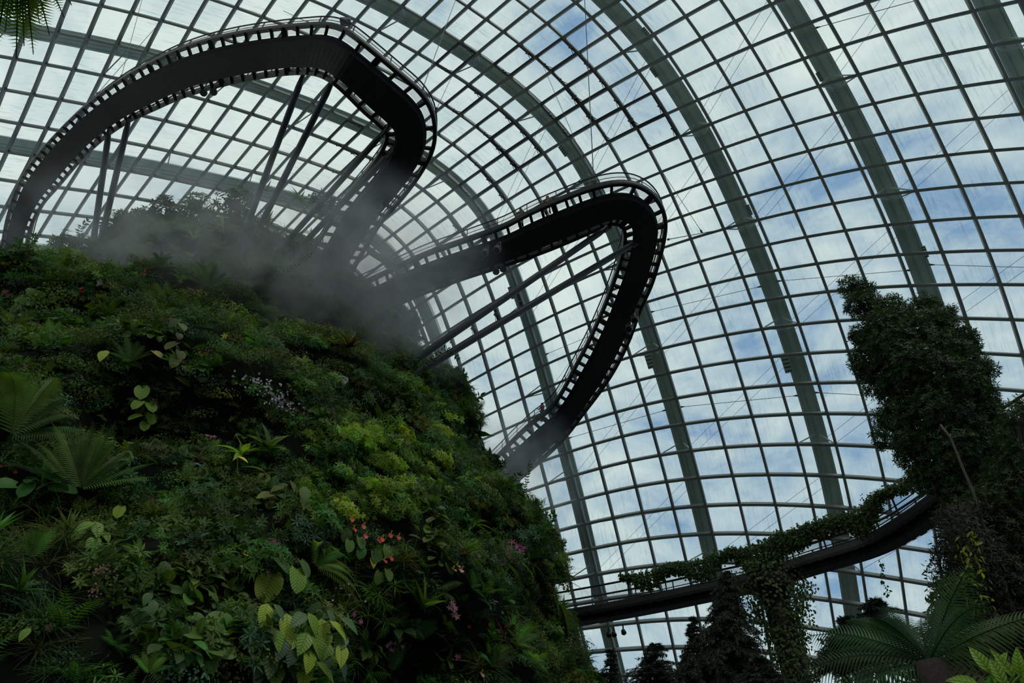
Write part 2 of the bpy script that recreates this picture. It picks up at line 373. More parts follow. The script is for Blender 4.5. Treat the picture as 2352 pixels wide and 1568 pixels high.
for i in gi:
    jj = np.arange(J0, J1 + .01, .5); bar(np.full(len(jj), float(i)), jj, prof_b)
for j in gj:
    ii = np.arange(I0, I1 + .01, .5); bar(ii, np.full(len(ii), float(j)), prof)
# opening vents: a second dark frame and small chain actuators on some panes
VENTS = [(-4, -3), (-3, -2), (-3, -1), (-3, 0), (-4, 0), (-4, 1), (-3, 1), (-3, 2), (-2, 2), (-2, 3), (-6, 0), (-6, 1), (-6, -1), (-7, 0),
         (-7, 1), (-6, -3), (-5, -5), (-9, -6), (-10, -5), (-9, -4), (-8, 1), (-8, 2), (-10, 2), (-9, 3), (-10, 7), (-9, 7), (-11, 7)]
for (vi, vj) in VENTS:
    b = MB(); q = [surf(vi + a, vj + c)[0] for a, c in ((.04, 0), (.96, 0), (.96, .93), (.04, .93))]; N = surf_n(vi + .5, vj + .5)[0]
    q = [k - N * .28 for k in q]
    b.beam(q[0], q[1], .16, .28, N); b.beam(q[0], q[3], .10, .2, N); b.beam(q[1], q[2], .10, .2, N); b.beam(q[3], q[2], .08, .12, N)
    fr = b.build('vent_frame', M['vent'], dome)
    for side, fx in ((0, .12), (1, .88)):
        a = MB(); p0 = surf(vi + fx, vj + .45)[0] - N * .35; p1 = surf(vi + (0.04 if side == 0 else .96), vj + .62)[0] - N * .5; p2 = surf(vi + fx, vj + .9)[0] - N * .3
        a.beam(p1, p2, .05, .05); a.box(p1, nz(p1 - p0) * .16, N * .09, nz(np.cross(nz(p1 - p0), N)) * .09)
        a.build('actuator', M['vent'], dome)

# ------------------------------------------------------------------ arch ribs outside the glazing
RIBS = [(7.5, 'dark green steel arch rib cutting the upper right corner of the roof'),
        (3.42, 'second steel arch rib from the right, running down behind the crown of the tall tree'),
        (-.42, 'long steel arch rib sweeping down right of the middle loop towards the ivy'),
        (-4.3, 'steel arch rib passing right behind the tip of the middle walkway loop'),
        (-8.22, 'steel arch rib curving between the two walkway loops and down beside the planted mountain'),
        (-11.9, 'steel arch rib running across behind the upper walkway loop just above the mountain top'),
        (-15.9, 'lowest steel arch rib low at the left edge beside the mountain')]
H_R = 2.0
def rib_frame(i, jj, h=H_R):
    Q0 = surf(i, jj); N = surf_n(i, jj); Q = Q0 + h * N; T = np.gradient(Q, axis=0); T /= np.linalg.norm(T, axis=1, keepdims=True)
    S = np.cross(T, N); S /= np.linalg.norm(S, axis=1, keepdims=True); return Q, N, S, T
for (ri, lab) in RIBS:
    jj = np.arange(J0, J1 + .01, .5)
    Q, N, S, T = rib_frame(ri, jj)
    base = Q[-1]
    rt = thing('arch_rib', lab, 'arch rib', base, 'steel arch ribs over the dome')
    b = MB(); b.sweep(Q, S, N, np.array([(-.55, -.35), (.55, -.35), (.55, .35), (-.55, .35)])); b.build('rib_girder', M['rib'], rt)
    for sg in (-1, 1):
        b = MB(); b.sweep(Q, S, N, np.array([(sg * .55, -.45), (sg * .74, -.45), (sg * .74, -.35), (sg * .55, -.35)])); b.build('flange', M['rib'], rt)
    b = MB(); b.sweep(Q, S, N, np.array([(-.2, -.41), (-.13, -.41), (-.13, -.35), (-.2, -.35)])); b.build('cable_tray', M['ribl'], rt)
    for j in range(-20, 32, 4):
        il = math.floor(ri)
        Qj, Nj, Sj, Tj = rib_frame(ri, np.array([j - .1, j, j + .1])); c = Qj[1] - Nj[1] * .5
        b = MB()
        for a in (il, il + 1):
            p = surf(a, j)[0] + surf_n(a, j)[0] * .15
            b.tube([p, c + Tj[1] * .5 + (p - c) * .12], .06, 5); b.tube([p, c - Tj[1] * .5 + (p - c) * .12], .06, 5)
        b.build('rib_strut', M['ribl'], rt)
# small dark cabinets bolted on the ribs
for (ri, j, sg, w, lab) in [(-.42, 13.35, -1, .55, 'slotted grey cabinet bolted to the rib left of the tall tree'),
                            (-4.3, 12.4, -1, .55, 'slotted grey cabinet on the rib right of the middle walkway tip'),
                            (-.42, 7.6, 1, .3, 'small grey box high on the rib above the middle loop'),
                            (3.42, 10.1, 1, .3, 'small grey box on the rib above the tall tree'),
                            (-.42, -.3, 1, .3, 'small grey box on the rib near the top of the frame'),
                            (-.42, 1.1, -1, .3, 'flat grey plate on the left side of the rib near the top'),
                            (3.42, 3.6, -1, .25, 'small dark box on the second rib from the right, near the top'),
                            (-4.3, 2.2, -1, .35, 'grey plate on the rib above the middle loop tip'),
                            (-8.22, 7.0, -1, .4, 'grey plate on the rib below the hanging floodlights')]:
    Q, N, S, T = rib_frame(ri, np.array([j - .1, j, j + .1])); q, n_, s_, t_ = Q[1], N[1], S[1], T[1]
    right = s_ if s_[0] > 0 else -s_
    c = q + right * sg * (.55 + w * .5) - n_ * .2
    b = MB(); b.box(c, right * w * .6, t_ * w * 1.6, n_ * .3)
    r = thing('equipment_box', lab, 'equipment box', c, 'equipment boxes on the ribs'); b.build('casing', M['rib'], r)
    b = MB()
    for k in range(5): b.box(c - n_ * .32 + t_ * w * 1.6 * (k / 2.5 - .8), right * w * .5, t_ * .03, n_ * .03)
    b.build('louvre', M['vent'], r)
# tie rods between the ribs
CABS = []
def rod(p, q, r, lab, sag=0., clamps=True):
    p = np.asarray(p); q = np.asarray(q); t = np.linspace(0, 1, 9)[:, None]
    Q = p + (q - p) * t - np.array([0, 0, 1.]) * sag * 4 * t * (1 - t)
    o = thing('tie_rod', lab, 'tie rod', p, 'thin tie rods and cables on the dome')
    b = MB(); b.tube(Q, r, 4); b.build('cable', M['cable'], o)
    if clamps:
        b = MB()
        for a, c in ((p, q), (q, p)): d = nz(c - a); b.lathe(a, d, [(0, r * 4), (.5, r * 1.2)], 6)
        b.build('clamp', M['vent'], o)
def ribp(ri, j, sd): 
    Q, N, S, T = rib_frame(ri, np.array([j - .1, j, j + .1])); s_ = S[1] if S[1][0] > 0 else -S[1]; return Q[1] + s_ * sd * .6 - N[1] * .35
rnames = {7.5: 'corner', 3.42: 'second', -.42: 'third', -4.3: 'fourth', -8.22: 'fifth'}
words_h = {2.2: 'high', 10.5: 'middle', 14.5: 'level with the tree crown', 18.2: 'low', 22.3: 'lowest', 5.5: 'upper'}
pairs = [(-8.22, -4.3), (-4.3, -.42), (-.42, 3.42), (3.42, 7.5)]
for a, b_ in pairs:
    for jr in ((10.5, 14.5, 18.2, 22.3) if a < 3 else (2.2, 10.5, 14.5)):
        rod(ribp(a, jr, 1), ribp(b_, jr, -1), .03, 'tie rod, %s, between the %s and %s ribs from the right' % (words_h[jr], rnames[b_], rnames[a]))
    for q_, (ja, jb) in enumerate(((3.5, .5), (8, 5), (12, 9), (16, 13), (20, 17.2))):
        for off in (0, .35):
            rod(ribp(a, ja + off, 1), ribp(b_, jb + off, -1), .018, '%s cable of slanting pair %s from the top, between %s and %s ribs' % ('upper' if off == 0 else 'lower', ('first', 'second', 'third', 'fourth', 'fifth')[q_], rnames[b_], rnames[a]), clamps=False)

# ------------------------------------------------------------------ walkways
def flatdist(a, b): return np.linalg.norm(a[:2] - b[:2])
def dense(P, n):
    P = np.asarray(P, float); d = np.r_[0, np.cumsum(np.linalg.norm(np.diff(P, axis=0), axis=1))]
    t = np.linspace(0, d[-1], n); return np.stack([np.interp(t, d, P[:, k]) for k in range(P.shape[1])], 1)
def smooth(P, k):
    P = P.copy()
    for _ in range(k): P[1:-1] = (P[:-2] + 2 * P[1:-1] + P[2:]) / 4
    return P
def edges_to_path(O, I, zf, n=60):
    """outer and inner deck edges (seen from below) on a deck of height zf -> centre line, half width"""
    O = dense(bez(O, 400), 400); I = dense(bez(I, 400), 400)
    zo = np.array([zf(t) for t in np.linspace(0, 1, 400)])
    Od = np.array([at_z(p[0], p[1], z) for p, z in zip(O, zo)]); Id = np.array([at_z(p[0], p[1], z) for p, z in zip(I, zo)])
    # match every outer point with the nearest inner point, monotonically
    C = []; W = []; N = []; m0 = 0
    for k in range(0, 400, 4):
        lo = m0; hi = min(400, m0 + 80)
        dd = np.linalg.norm(Id[lo:hi, :2] - Od[k, :2], axis=1); m0 = lo + int(dd.argmin())
        C.append((Od[k] + Id[m0]) / 2); W.append(flatdist(Od[k], Id[m0]) / 2); 
    return Od, Id, np.array(C), np.array(W)
def walkway(name, label, Oe, Ie, depth=.75, gfrac=.60, nb=90, rail_in=True, rail_out=True, tag_group='aerial walkways', post=2.2, railh=1.15, flange=True):
    """Oe, Ie: matched 3D edge polylines (n,3) at deck level; builds girder, edge beams, cross beams, grating, railings"""
    n = len(Oe); C = (Oe + Ie) / 2; W = np.linalg.norm((Oe - Ie)[:, :2], axis=1) / 2
    B = (Oe - Ie) / (2 * W[:, None]); B[:, 2] = 0; B /= np.linalg.norm(B, axis=1, keepdims=True)
    U = np.tile(np.array([0, 0, 1.]), (n, 1))
    rt = thing(name, label, 'walkway', C[0], tag_group)
    # girder: flat soffit box with a wider top ledge
    V = []; pr = [(-1., -.12), (-.92, -.2), (-.86, -depth), (.86, -depth), (.92, -.2), (1., -.12), (1., 0), (-1., 0)]
    for k in range(n):
        for (x, z) in pr: V.append(C[k] + B[k] * x * W[k] * gfrac + U[k] * z)
    q = len(pr); F = [(k * q + a, k * q + (a + 1) % q, (k + 1) * q + (a + 1) % q, (k + 1) * q + a) for k in range(n - 1) for a in range(q)]
    F += [tuple(range(q)), tuple((n - 1) * q + a for a in range(q))]
    b = MB(); b.add(V, F); b.build('box_girder', M['walk'], rt)
    for E_, s in ((Oe, 1), (Ie, -1)):
        b = MB(); b.sweep(E_, B * s, U, np.array([(-.26, -.02), (-.03, -.06), (0, .05), (0, .26), (-.04, .32), (-.26, .32)])); b.build('edge_beam', M['walkb'], rt)
    # grating either side, deck plate
    for s, E_ in ((1, Oe), (-1, Ie)):
        b = MB(); V = []; uv = []; s0 = 0
        for k in range(n):
            if k: s0 += np.linalg.norm(C[k] - C[k - 1])
            for x, u in ((gfrac * .98, 0), (1 - .2 / W[k], (1 - gfrac) * W[k])):
                V.append(C[k] + B[k] * s * x * W[k] + U[k] * .2); uv.append((s0, u))
        b.add(V, [(2 * k, 2 * k + 2, 2 * k + 3, 2 * k + 1) for k in range(n - 1)]); b.uv = np.array(uv); b.build('grating', M['grate'], rt)
    L_ = np.r_[0, np.cumsum(np.linalg.norm(np.diff(C, axis=0), axis=1))]
    def at(t, A): return np.array([np.interp(t, L_, A[:, k]) for k in range(A.shape[1])])
    ts = np.linspace(.4, L_[-1] - .4, nb)
    for q, t in enumerate(ts):
        c = at(t, C); bb = nz(at(t, B)); w = float(np.interp(t, L_, W)); th = .2 if q % 6 == 0 else .1
        o_, i_ = at(t, Oe), at(t, Ie)
        m_ = MB()
        m_.beam(i_ + (o_ - i_) * .03 + U[0] * .02, o_ + (i_ - o_) * .03 + U[0] * .02, th * 1.6, .22)
        m_.build('cross_beam', M['walk'], rt)
    # railings
    for s, E_, on in ((1, Oe, rail_out), (-1, Ie, rail_in)):
        if not on: continue
        R = E_ - B * s * .10
        b = MB(); b.tube(R + U * railh, .045, 6); b.build('handrail', M['walkb'], rt)
        b = MB(); b.tube(R + U * (railh * .62), .022, 5); b.tube(R + U * .42, .02, 5); b.build('mid_rail', M['walkb'], rt)
        b = MB(); V = np.concatenate([R + U * .35, R + U * (railh - .05)]); b.add(V, [(k, k + 1, n + k + 1, n + k) for k in range(n - 1)])
        b.uv = np.concatenate([np.stack([L_, 0 * L_], 1), np.stack([L_, 0 * L_ + railh - .4], 1)]); b.build('wire_mesh', M['mesh'], rt)
        for t in np.arange(.8, L_[-1], post):
            p = at(t, R); m_ = MB(); m_.beam(p + U[0] * .2, p + U[0] * railh, .05, .05); m_.build('rail_post', M['walkb'], rt)
    return rt, C, B, W, L_, at

# upper loop
UO = [(-40,640),(-12,600),(15,490),(51,400),(82,357),(122,311),(168,265),(217,224),(275,181),(339,145),(408,112),(508,82),(600,66),(709,55),(742,53),(786,62),(826,89),(870,125),(921,168),(972,214),(995,250),(1004,293),(1000,344),(980,385),(912,477),(879,513),(850,562),(822,610),(795,655)]
UI = [(40,640),(58,590),(77,514),(107,463),(133,435),(163,399),(209,349),(255,310),(306,278),(357,255),(408,232),(485,207),(600,182),(704,173),(724,175),(755,189),(796,224),(832,260),(870,293),(884,309),(882,325),(866,358),(836,398),(800,440),(768,485),(735,545),(700,600),(670,650)]
MO = [(800,665),(880,628),(955,592),(1082,546),(1172,512),(1206,493),(1291,456),(1366,429),(1419,419),(1461,422),(1493,437),(1521,467),(1534,503),(1531,550),(1517,605),(1495,671),(1480,700),(1449,784),(1408,863),(1374,912),(1342,953),(1305,1002),(1268,1040),(1221,1081),(1172,1122),(1120,1165)]
MI = [(840,735),(900,710),(951,687),(1053,648),(1155,615),(1257,580),(1334,548),(1385,526),(1405,518),(1421,521),(1430,532),(1431,550),(1420,605),(1405,651),(1394,682),(1367,747),(1347,790),(1318,845),(1286,906),(1264,938),(1223,970),(1183,1007),(1136,1055),(1080,1105)]
def pair_edges(O, I, zf, n=110, corr=None):
    """matched edges: pair by nearest point in the horizontal plane from the outer side, then smooth"""
    O = dense(bez(np.array(O, float), 500), 500); I = dense(bez(np.array(I, float), 500), 500)
    # arc fraction pairing through given anchor pairs (outer index fraction -> inner)
    a = np.array(corr, float); to = np.linspace(0, 1, n)
    def frac(P, px):
        return np.linalg.norm(P - np.array(px), axis=1).argmin() / (len(P) - 1)
    fo = [frac(O, c[0]) for c in corr]; fi = [frac(I, c[1]) for c in corr]
    ti = np.interp(to, fo, fi)
    def samp(P, t): x = t * (len(P) - 1); k = np.minimum(x.astype(int), len(P) - 2); u = (x - k)[:, None]; return P[k] * (1 - u) + P[k + 1] * u
    o, i = samp(O, to), samp(I, ti)
    z = np.array([zf(t) for t in to])
    Oe = np.array([at_z(*p, h) for p, h in zip(o, z)]); Ie = np.array([at_z(*p, h) for p, h in zip(i, z)])
    return smooth(Oe, 2), smooth(Ie, 2)
zU = lambda t: float(np.interp(t, [0, .12, .3, .5, .62, .78, 1], [47, 49, 46, 41, 37.5, 37, 38]))
zM = lambda t: float(np.interp(t, [0, .2, .4, .5, .6, .75, .9, 1], [34.5, 34.3, 34, 34, 34, 33, 30.5, 29.5]))
cU = [((-40,640),(40,640)),((15,490),(77,514)),((82,357),(150,415)),((168,265),(230,332)),((275,181),(330,268)),((408,112),(450,218)),((508,82),(535,196)),((600,66),(622,179)),((709,55),(704,173)),((760,55),(727,176)),((826,89),(758,191)),((921,168),(820,249)),((985,230),(878,300)),((1004,293),(884,311)),((1000,344),(882,325)),((970,400),(862,365)),((912,477),(810,428)),((850,562),(735,545)),((795,655),(670,650))]
cM = [((800,665),(840,735)),((880,628),(900,710)),((955,592),(985,674)),((1082,546),(1110,629)),((1206,493),(1230,590)),((1291,456),(1325,552)),((1380,426),(1398,520)),((1440,419),(1409,518)),((1500,442),(1421,521)),((1534,503),(1430,534)),((1524,582),(1427,572)),((1500,655),(1413,627)),((1449,784),(1372,735)),((1408,863),(1330,823)),((1342,953),(1280,915)),((1268,1040),(1210,985)),((1120,1165),(1080,1105))]
Oe, Ie = pair_edges(UO, UI, zU, 130, cU)
UWK = walkway('aerial_walkway', 'uppermost dark walkway looping high over the planted mountain from the left edge', Oe, Ie, depth=.5, gfrac=.60, nb=68, rail_in=True)
Oe2, Ie2 = pair_edges(MO, MI, zM, 120, cM)
MWK = walkway('aerial_walkway', 'middle dark walkway loop swinging out to a rounded tip right of the mountain', Oe2, Ie2, depth=.5, gfrac=.56, nb=60, rail_in=True)
# lower walkway, seen from the side
LT = [(1240,1424),(1313,1412),(1461,1386),(1609,1355),(1750,1324),(1846,1292),(1930,1267),(1994,1246),(2058,1209),(2122,1166),(2173,1127),(2224,1092),(2300,1035),(2420,960),(2620,850),(2900,740)]
zL = 11.4
N_ = dense(bez(np.array(LT, float), 300), 120)
near = np.array([at_z(p[0], p[1], zL) for p in N_]); near = smooth(near, 3)
T_ = np.gradient(near, axis=0); T_ /= np.linalg.norm(T_, axis=1, keepdims=True)
B_ = np.cross(T_, (0, 0, 1.)); B_ /= np.linalg.norm(B_, axis=1, keepdims=True)
if (B_[20] @ near[20]) < 0: B_ = -B_
far = near + B_ * 1.25; NEARE = near
LWK = walkway('aerial_walkway', 'lowest dark walkway curving low across the right side, ivy on its railing', near, far, depth=.22, gfrac=.55, nb=62, post=1.75)
# short link platform between the two upper walkways, in the mist
a0, a1 = at_z(846, 575, 37), at_z(905, 612, 35.5)
rt = thing('link_platform', 'short straight steel link between the upper and middle walkways where they meet the mist', 'walkway', a0)
b = MB(); b.beam(a0, a1, .3, .35); b.build('edge_beam', M['walkb'], rt)
b = MB()
for k in (0, .5, 1): p = a0 + (a1 - a0) * k; b.beam(p, p + np.array([0, 0, 1.2]), .05, .05, (1, 0, 0))
b.tube([a0 + [0, 0, 1.2], a1 + [0, 0, 1.2]], .035, 5); b.tube([a0 + [0, 0, .7], a1 + [0, 0, .7]], .02, 5); b.build('railing', M['walkb'], rt)
# plant-covered pier carrying the lower walkway
pc = at_z(1778, 1362, zL - 1.0); pc = pc + np.array([pc[0], pc[1], 0]) / np.hypot(pc[0], pc[1]) * .5
rt = thing('pier', 'thick dark pier wrapped in ivy under the lowest walkway', 'pier', (pc[0], pc[1], -1.6))
b = MB(); b.tube([(pc[0], pc[1], -1.6), (pc[0], pc[1], 4), (pc[0], pc[1], zL - .5)], [.42, .42, .5], 16); b.build('shaft', M['walk'], rt, smooth=True)
b = MB(); b.lathe((pc[0], pc[1], zL - 1.2), (0, 0, 1), [(0, .5), (.5, .8), (.95, .85)], 16); b.build('capital', M['walk'], rt)
PIER = pc

# ------------------------------------------------------------------ the planted mountain
SIL = [(-2, 1700), (-1, 1)]
SILR = [(690,440),(760,480),(825,600),(890,655),(900,690),(904,760),(920,840),(975,930),(1058,1030),(1128,1150),(1200,1225),(1242,1310),(1262,1400),(1285,1480),(1320,1568),(1350,1640)]
def az_el(px, py): r = ray(px, py); return math.atan2(r[0], r[1]), math.atan2(r[2], math.hypot(r[0], r[1]))
_s = sorted([az_el(*p)[::-1] for p in SILR])
_el = [k[0] for k in _s]; _az = [k[1] for k in _s]
ZT0, ZTOP = 35.0, 44.6
def yfront(z): return 6.2 + .66 * z
def _R(z): return float(np.interp(z, [-2, 0, 15, 30, 35, 45], [21, 21, 18.5, 16, 15.2, 13]))
def _axis(z):
    """centre of the section at height z so that its right tangent meets the outline"""
    R = _R(z)
    Y = yfront(z) + R
    lo, hi = -60., 20.
    for _ in range(40):
        cx = (lo + hi) / 2; D = math.hypot(cx, Y); az = math.atan2(cx, Y) + math.asin(min(.999, R / D)); Lh = math.sqrt(max(D * D - R * R, 1))
        want = np.interp(math.atan2(z, Lh), _el, _az)
        if az > want: hi = cx
        else: lo = cx
    return (lo + hi) / 2, Y
_zs = np.linspace(-2, ZT0, 40); _ax = np.array([_axis(z) for z in _zs])
_ax = smooth(_ax, 3)
def axis(z):
    zz = min(max(z, -2), ZT0); return float(np.interp(zz, _zs, _ax[:, 0])), float(np.interp(zz, _zs, _ax[:, 1])) + max(0, z - ZT0) * .1
def bumps(th, z):
    return .55 * math.sin(3.1 * th + .35 * z + 1) + .5 * math.sin(7.3 * th - .52 * z) + .38 * math.sin(13 * th + .9 * z + 2) + .3 * math.sin(1.35 * z + 5 * th) + .22 * math.sin(23 * th - 1.7 * z)
def rad(th, z):
    if z <= ZT0: r = _R(z)
    else: r = _R(ZT0) * math.sqrt(max(0., 1 - ((z - ZT0) / (ZTOP - ZT0)) ** 2.2))
    r += bumps(th, z) * (1 if z < ZT0 else .8)
    for (cx, cy, cz, rr, dd) in HOLES:
        c = axis(z); x = c[0] + r * math.sin(th); y = c[1] - r * math.cos(th)
        q = ((x - cx) ** 2 + (y - cy) ** 2 + (z - cz) ** 2) / rr ** 2
        if q < 4: r -= dd * math.exp(-q * 1.5)
    return r
HOLES = []
def surf_m(th, z):
    c = axis(z); r = rad(th, z); return np.array([c[0] + r * math.sin(th), c[1] - r * math.cos(th), z])
def hit(px, py, lift=0.):
    """first point of the mountain along the sight line"""
    r = nz(ray(px, py)); t = 5.
    def inside(t):
        p = r * t
        if p[2] > ZTOP + .8: return False
        c = axis(p[2]); dx, dy = p[0] - c[0], p[1] - c[1]; th = math.atan2(dx, -dy); return math.hypot(dx, dy) < rad(th, p[2])
    while t < 90:
        if inside(t): break
        t += .5
    if t >= 90: return None
    lo, hi = t - .5, t
    for _ in range(12):
        m_ = (lo + hi) / 2
        if inside(m_): hi = m_
        else: lo = m_
    return r * (hi - lift)
h0 = hit(268, 965); HOLES.append((h0[0], h0[1], h0[2], 1.5, 2.2))
def out_n(p):
    c = axis(p[2]); v = np.array([p[0] - c[0], p[1] - c[1], 0]); v = nz(v); return nz(v + np.array([0, 0, .35]))
mt = MB(); nth, nzv = 120, 110
zz = np.concatenate([np.linspace(-1.6, ZT0, 80), ZT0 + (ZTOP - ZT0) * np.sin(np.linspace(0.03, 1.57, 30))])
V = [surf_m(-2.2 + 4.3 * a / nth, z) for z in zz for a in range(nth + 1)]
m_ = nth + 1
F = [(k * m_ + a, k * m_ + a + 1, (k + 1) * m_ + a + 1, (k + 1) * m_ + a) for k in range(len(zz) - 1) for a in range(nth)]
mt.add(V, F)
# close the back of the mountain
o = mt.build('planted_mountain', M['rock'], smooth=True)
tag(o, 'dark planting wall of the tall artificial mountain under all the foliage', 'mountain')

# struts from the loops down into the mountain
def strut(p, q, lab, zt, r=.19):
    A = at_z(*p, zt); Bm = hit(*q)
    if Bm is None: Bm = at_d(*q, np.linalg.norm(A) * .95)
    d = nz(Bm - A); Bm = Bm + d * 1.2
    rt = thing('support_strut', lab, 'strut', A, 'tube struts holding the walkways')
    b = MB(); b.tube([A, A + d * .9, Bm - d * .8, Bm], [r * .6, r, r, r * .7], 12); b.build('tube', M['strut'], rt, smooth=True)
    b = MB(); b.box(A, d * .35, np.array([0, 0, .28]), nz(np.cross(d, (0, 0, 1))) * .07); b.build('end_plate', M['strut'], rt)
strut((251,296),(217,535),'left tube of the leftmost strut pair under the upper walkway',46.2,.21)
strut((296,276),(238,525),'right tube of the leftmost strut pair under the upper walkway',45.6,.21)
strut((698,168),(541,588),'left tube of the tall strut pair in the middle of the upper loop',39.8)
strut((766,182),(561,592),'right tube of the tall strut pair in the middle of the upper loop',38.2)
strut((884,300),(628,590),'upper tube of the slanting strut pair at the right bend of the upper loop',36.8)
strut((897,352),(652,606),'lower tube of the slanting strut pair at the right bend of the upper loop',36.6)
strut((1396,522),(925,846),'upper tube of the long strut pair under the middle loop',33.8)
strut((1462,556),(930,872),'lower tube of the long strut pair under the middle loop',33.6)

# floodlights below the walkways
def floodlight(px, py, z, d, lab, s=.30):
    p = at_z(px, py, z); d = nz(-nz(p) * .75 + np.array([-.38, 0, 0]) + np.array([0, SP, -CP]) * .4 + .25 * nz(d))
    s *= .68
    rt = thing('floodlight', lab, 'floodlight', p, 'floodlights under the walkways')
    b = MB(); b.lathe(p, d, [(-s * 1.1, s * .55), (-s * 1.0, s * .8), (-s * .2, s * .85), (0, s), (s * .9, s * 1.05), (s, s)], 14); b.build('housing', M['lamp'], rt)
    b = MB(); b.lathe(p + d * s * 1.0, d, [(0, s * .86), (.02, s * .82)], 14); b.build('lens', M['lens'], rt)
    b = MB(); sd = nz(np.cross(d, (0, 0, 1))); 
    for q in (-1, 1): b.beam(p + sd * q * s * 1.15, p + sd * q * s * 1.15 + np.array([0, 0, s * 2]), .05, .05)
    b.beam(p - sd * s * 1.15 + [0, 0, s * 2], p + sd * s * 1.15 + [0, 0, s * 2], .05, .05); b.build('yoke', M['lamp'], rt)
dn = (-.1, -.55, -.8)
for k, (px, py) in enumerate([(433,156),(459,149),(484,141)]):
    floodlight(px, py, 44.6 - .2 * k, dn, ('leftmost', 'middle', 'rightmost')[k] + ' of the three floodlights in a row under the upper walkway, left part', .33)
floodlight(871, 474, 36.4, (-.3, -.7, -.6), 'upper floodlight of the pair on the soffit where the upper walkway dives to the mist', .33)
floodlight(861, 499, 36.4, (-.1, -.8, -.6), 'lower floodlight of the pair on the soffit where the upper walkway dives to the mist', .33)
floodlight(1115, 579, 33.2, (-.1, -.6, -.8), 'left of the two round floodlights under the straight run of the middle walkway', .33)
floodlight(1143, 572, 33.2, dn, 'right of the two round floodlights under the straight run of the middle walkway', .36)
floodlight(1459, 733, 32.3, (.5, -.6, -.6), 'right floodlight of the pair under the descending part of the middle walkway', .36)
floodlight(1446, 753, 32.3, (.1, -.6, -.8), 'left floodlight of the pair under the descending part of the middle walkway', .36)
def spot(px, py, z, lab, s=.22):
    p = at_z(px, py, z)
    rt = thing('spotlight', lab, 'spotlight', p, 'small dark spotlights hung from edge rails')
    b = MB(); d = nz((.1, -.4, -.9)); b.lathe(p, d, [(-s, s * .4), (-s * .5, s * .9), (s * .8, s * 1.1), (s, s)], 10); b.build('housing', M['vent'], rt)
    b = MB(); b.beam(p, p + np.array([0, 0, s * 2.6]), .06, .06, (1, 0, 0)); b.build('bracket', M['vent'], rt)
spot(469, 213, 42.6, 'left dark spotlight hanging from the inner rail of the upper loop'); spot(492, 211, 42.4, 'right dark spotlight hanging from the inner rail of the upper loop')
spot(1139, 622, 33.6, 'left small spotlight hanging below the straight run of the middle walkway'); spot(1155, 616, 33.6, 'right small spotlight hanging below the straight run of the middle walkway')
spot(1398, 1456, 10.8, 'left spotlight under the lowest walkway beside the mountain', .11); spot(1410, 1455, 10.8, 'middle spotlight under the lowest walkway beside the mountain', .11); spot(1432, 1450, 10.85, 'right spotlight under the lowest walkway beside the mountain', .11)
p = at_z(794, 50, 40.4)
rt = thing('loudspeaker_box', 'small grey box above the outer rail at the top of the upper loop', 'box', p)
b = MB(); b.box(p, (.3, 0, 0), (0, .2, 0), (0, 0, .16)); b.build('casing', M['lamp'], rt); b = MB(); b.beam(p - [0, 0, .9], p, .06, .06, (1, 0, 0)); b.build('bracket', M['vent'], rt)

# suspension wires from the roof to the walkways
def wire(p, q, r, lab):
    o = thing('suspension_wire', lab, 'wire', q, 'suspension wires from the roof'); b = MB(); b.tube([p, q], r, 4); b.build('wire', M['cable'], o)
    b = MB(); b.lathe(q, nz(np.asarray(p) - q), [(0, .05), (.25, .09), (.5, .03)], 6); b.build('turnbuckle', M['vent'], o)
tipm = at_z(1364, 422, 35.2)
wire(surf(-.6, -3.2)[0], tipm, .03, 'long wire falling from the top edge of the frame to the middle walkway tip')
wire(surf(-3.0, -1.6)[0], tipm, .022, 'second wire meeting the first above the middle walkway tip')
upr = at_z(968, 211, 38.8)
wire(surf(-3, -6.6)[0], upr, .03, 'long slanting wire from the roof to the right shoulder of the upper loop')
wire(surf(-5, -4)[0], at_z(1003, 250, 38), .02, 'thin wire from a roof node to the right bend of the upper loop')
wire(surf(-5.6, -11.5)[0], at_z(708, 52, 41.8), .025, 'wire falling from the roof to the top of the upper loop')
wire(surf(-6, -16)[0], at_z(278, 178, 47.6), .022, 'long wire down to the outer rail of the upper loop, left part')
wire(surf(-7, -15)[0], at_z(222, 217, 48.2), .02, 'thin wire down to the outer rail near the left edge of the upper loop')
c0 = surf(-2.2, 7.2)[0] * .96
wire(surf(-1, 8)[0], at_z(1533, 550, 34.2), .03, 'tie wire from the outer side of the middle tip to a roof node')
wire(surf(-2, 4.5)[0], (surf(-1, 8)[0] * .55 + at_z(1533, 550, 34.2) * .45), .022, 'thin branch wire forking off right of the middle tip')

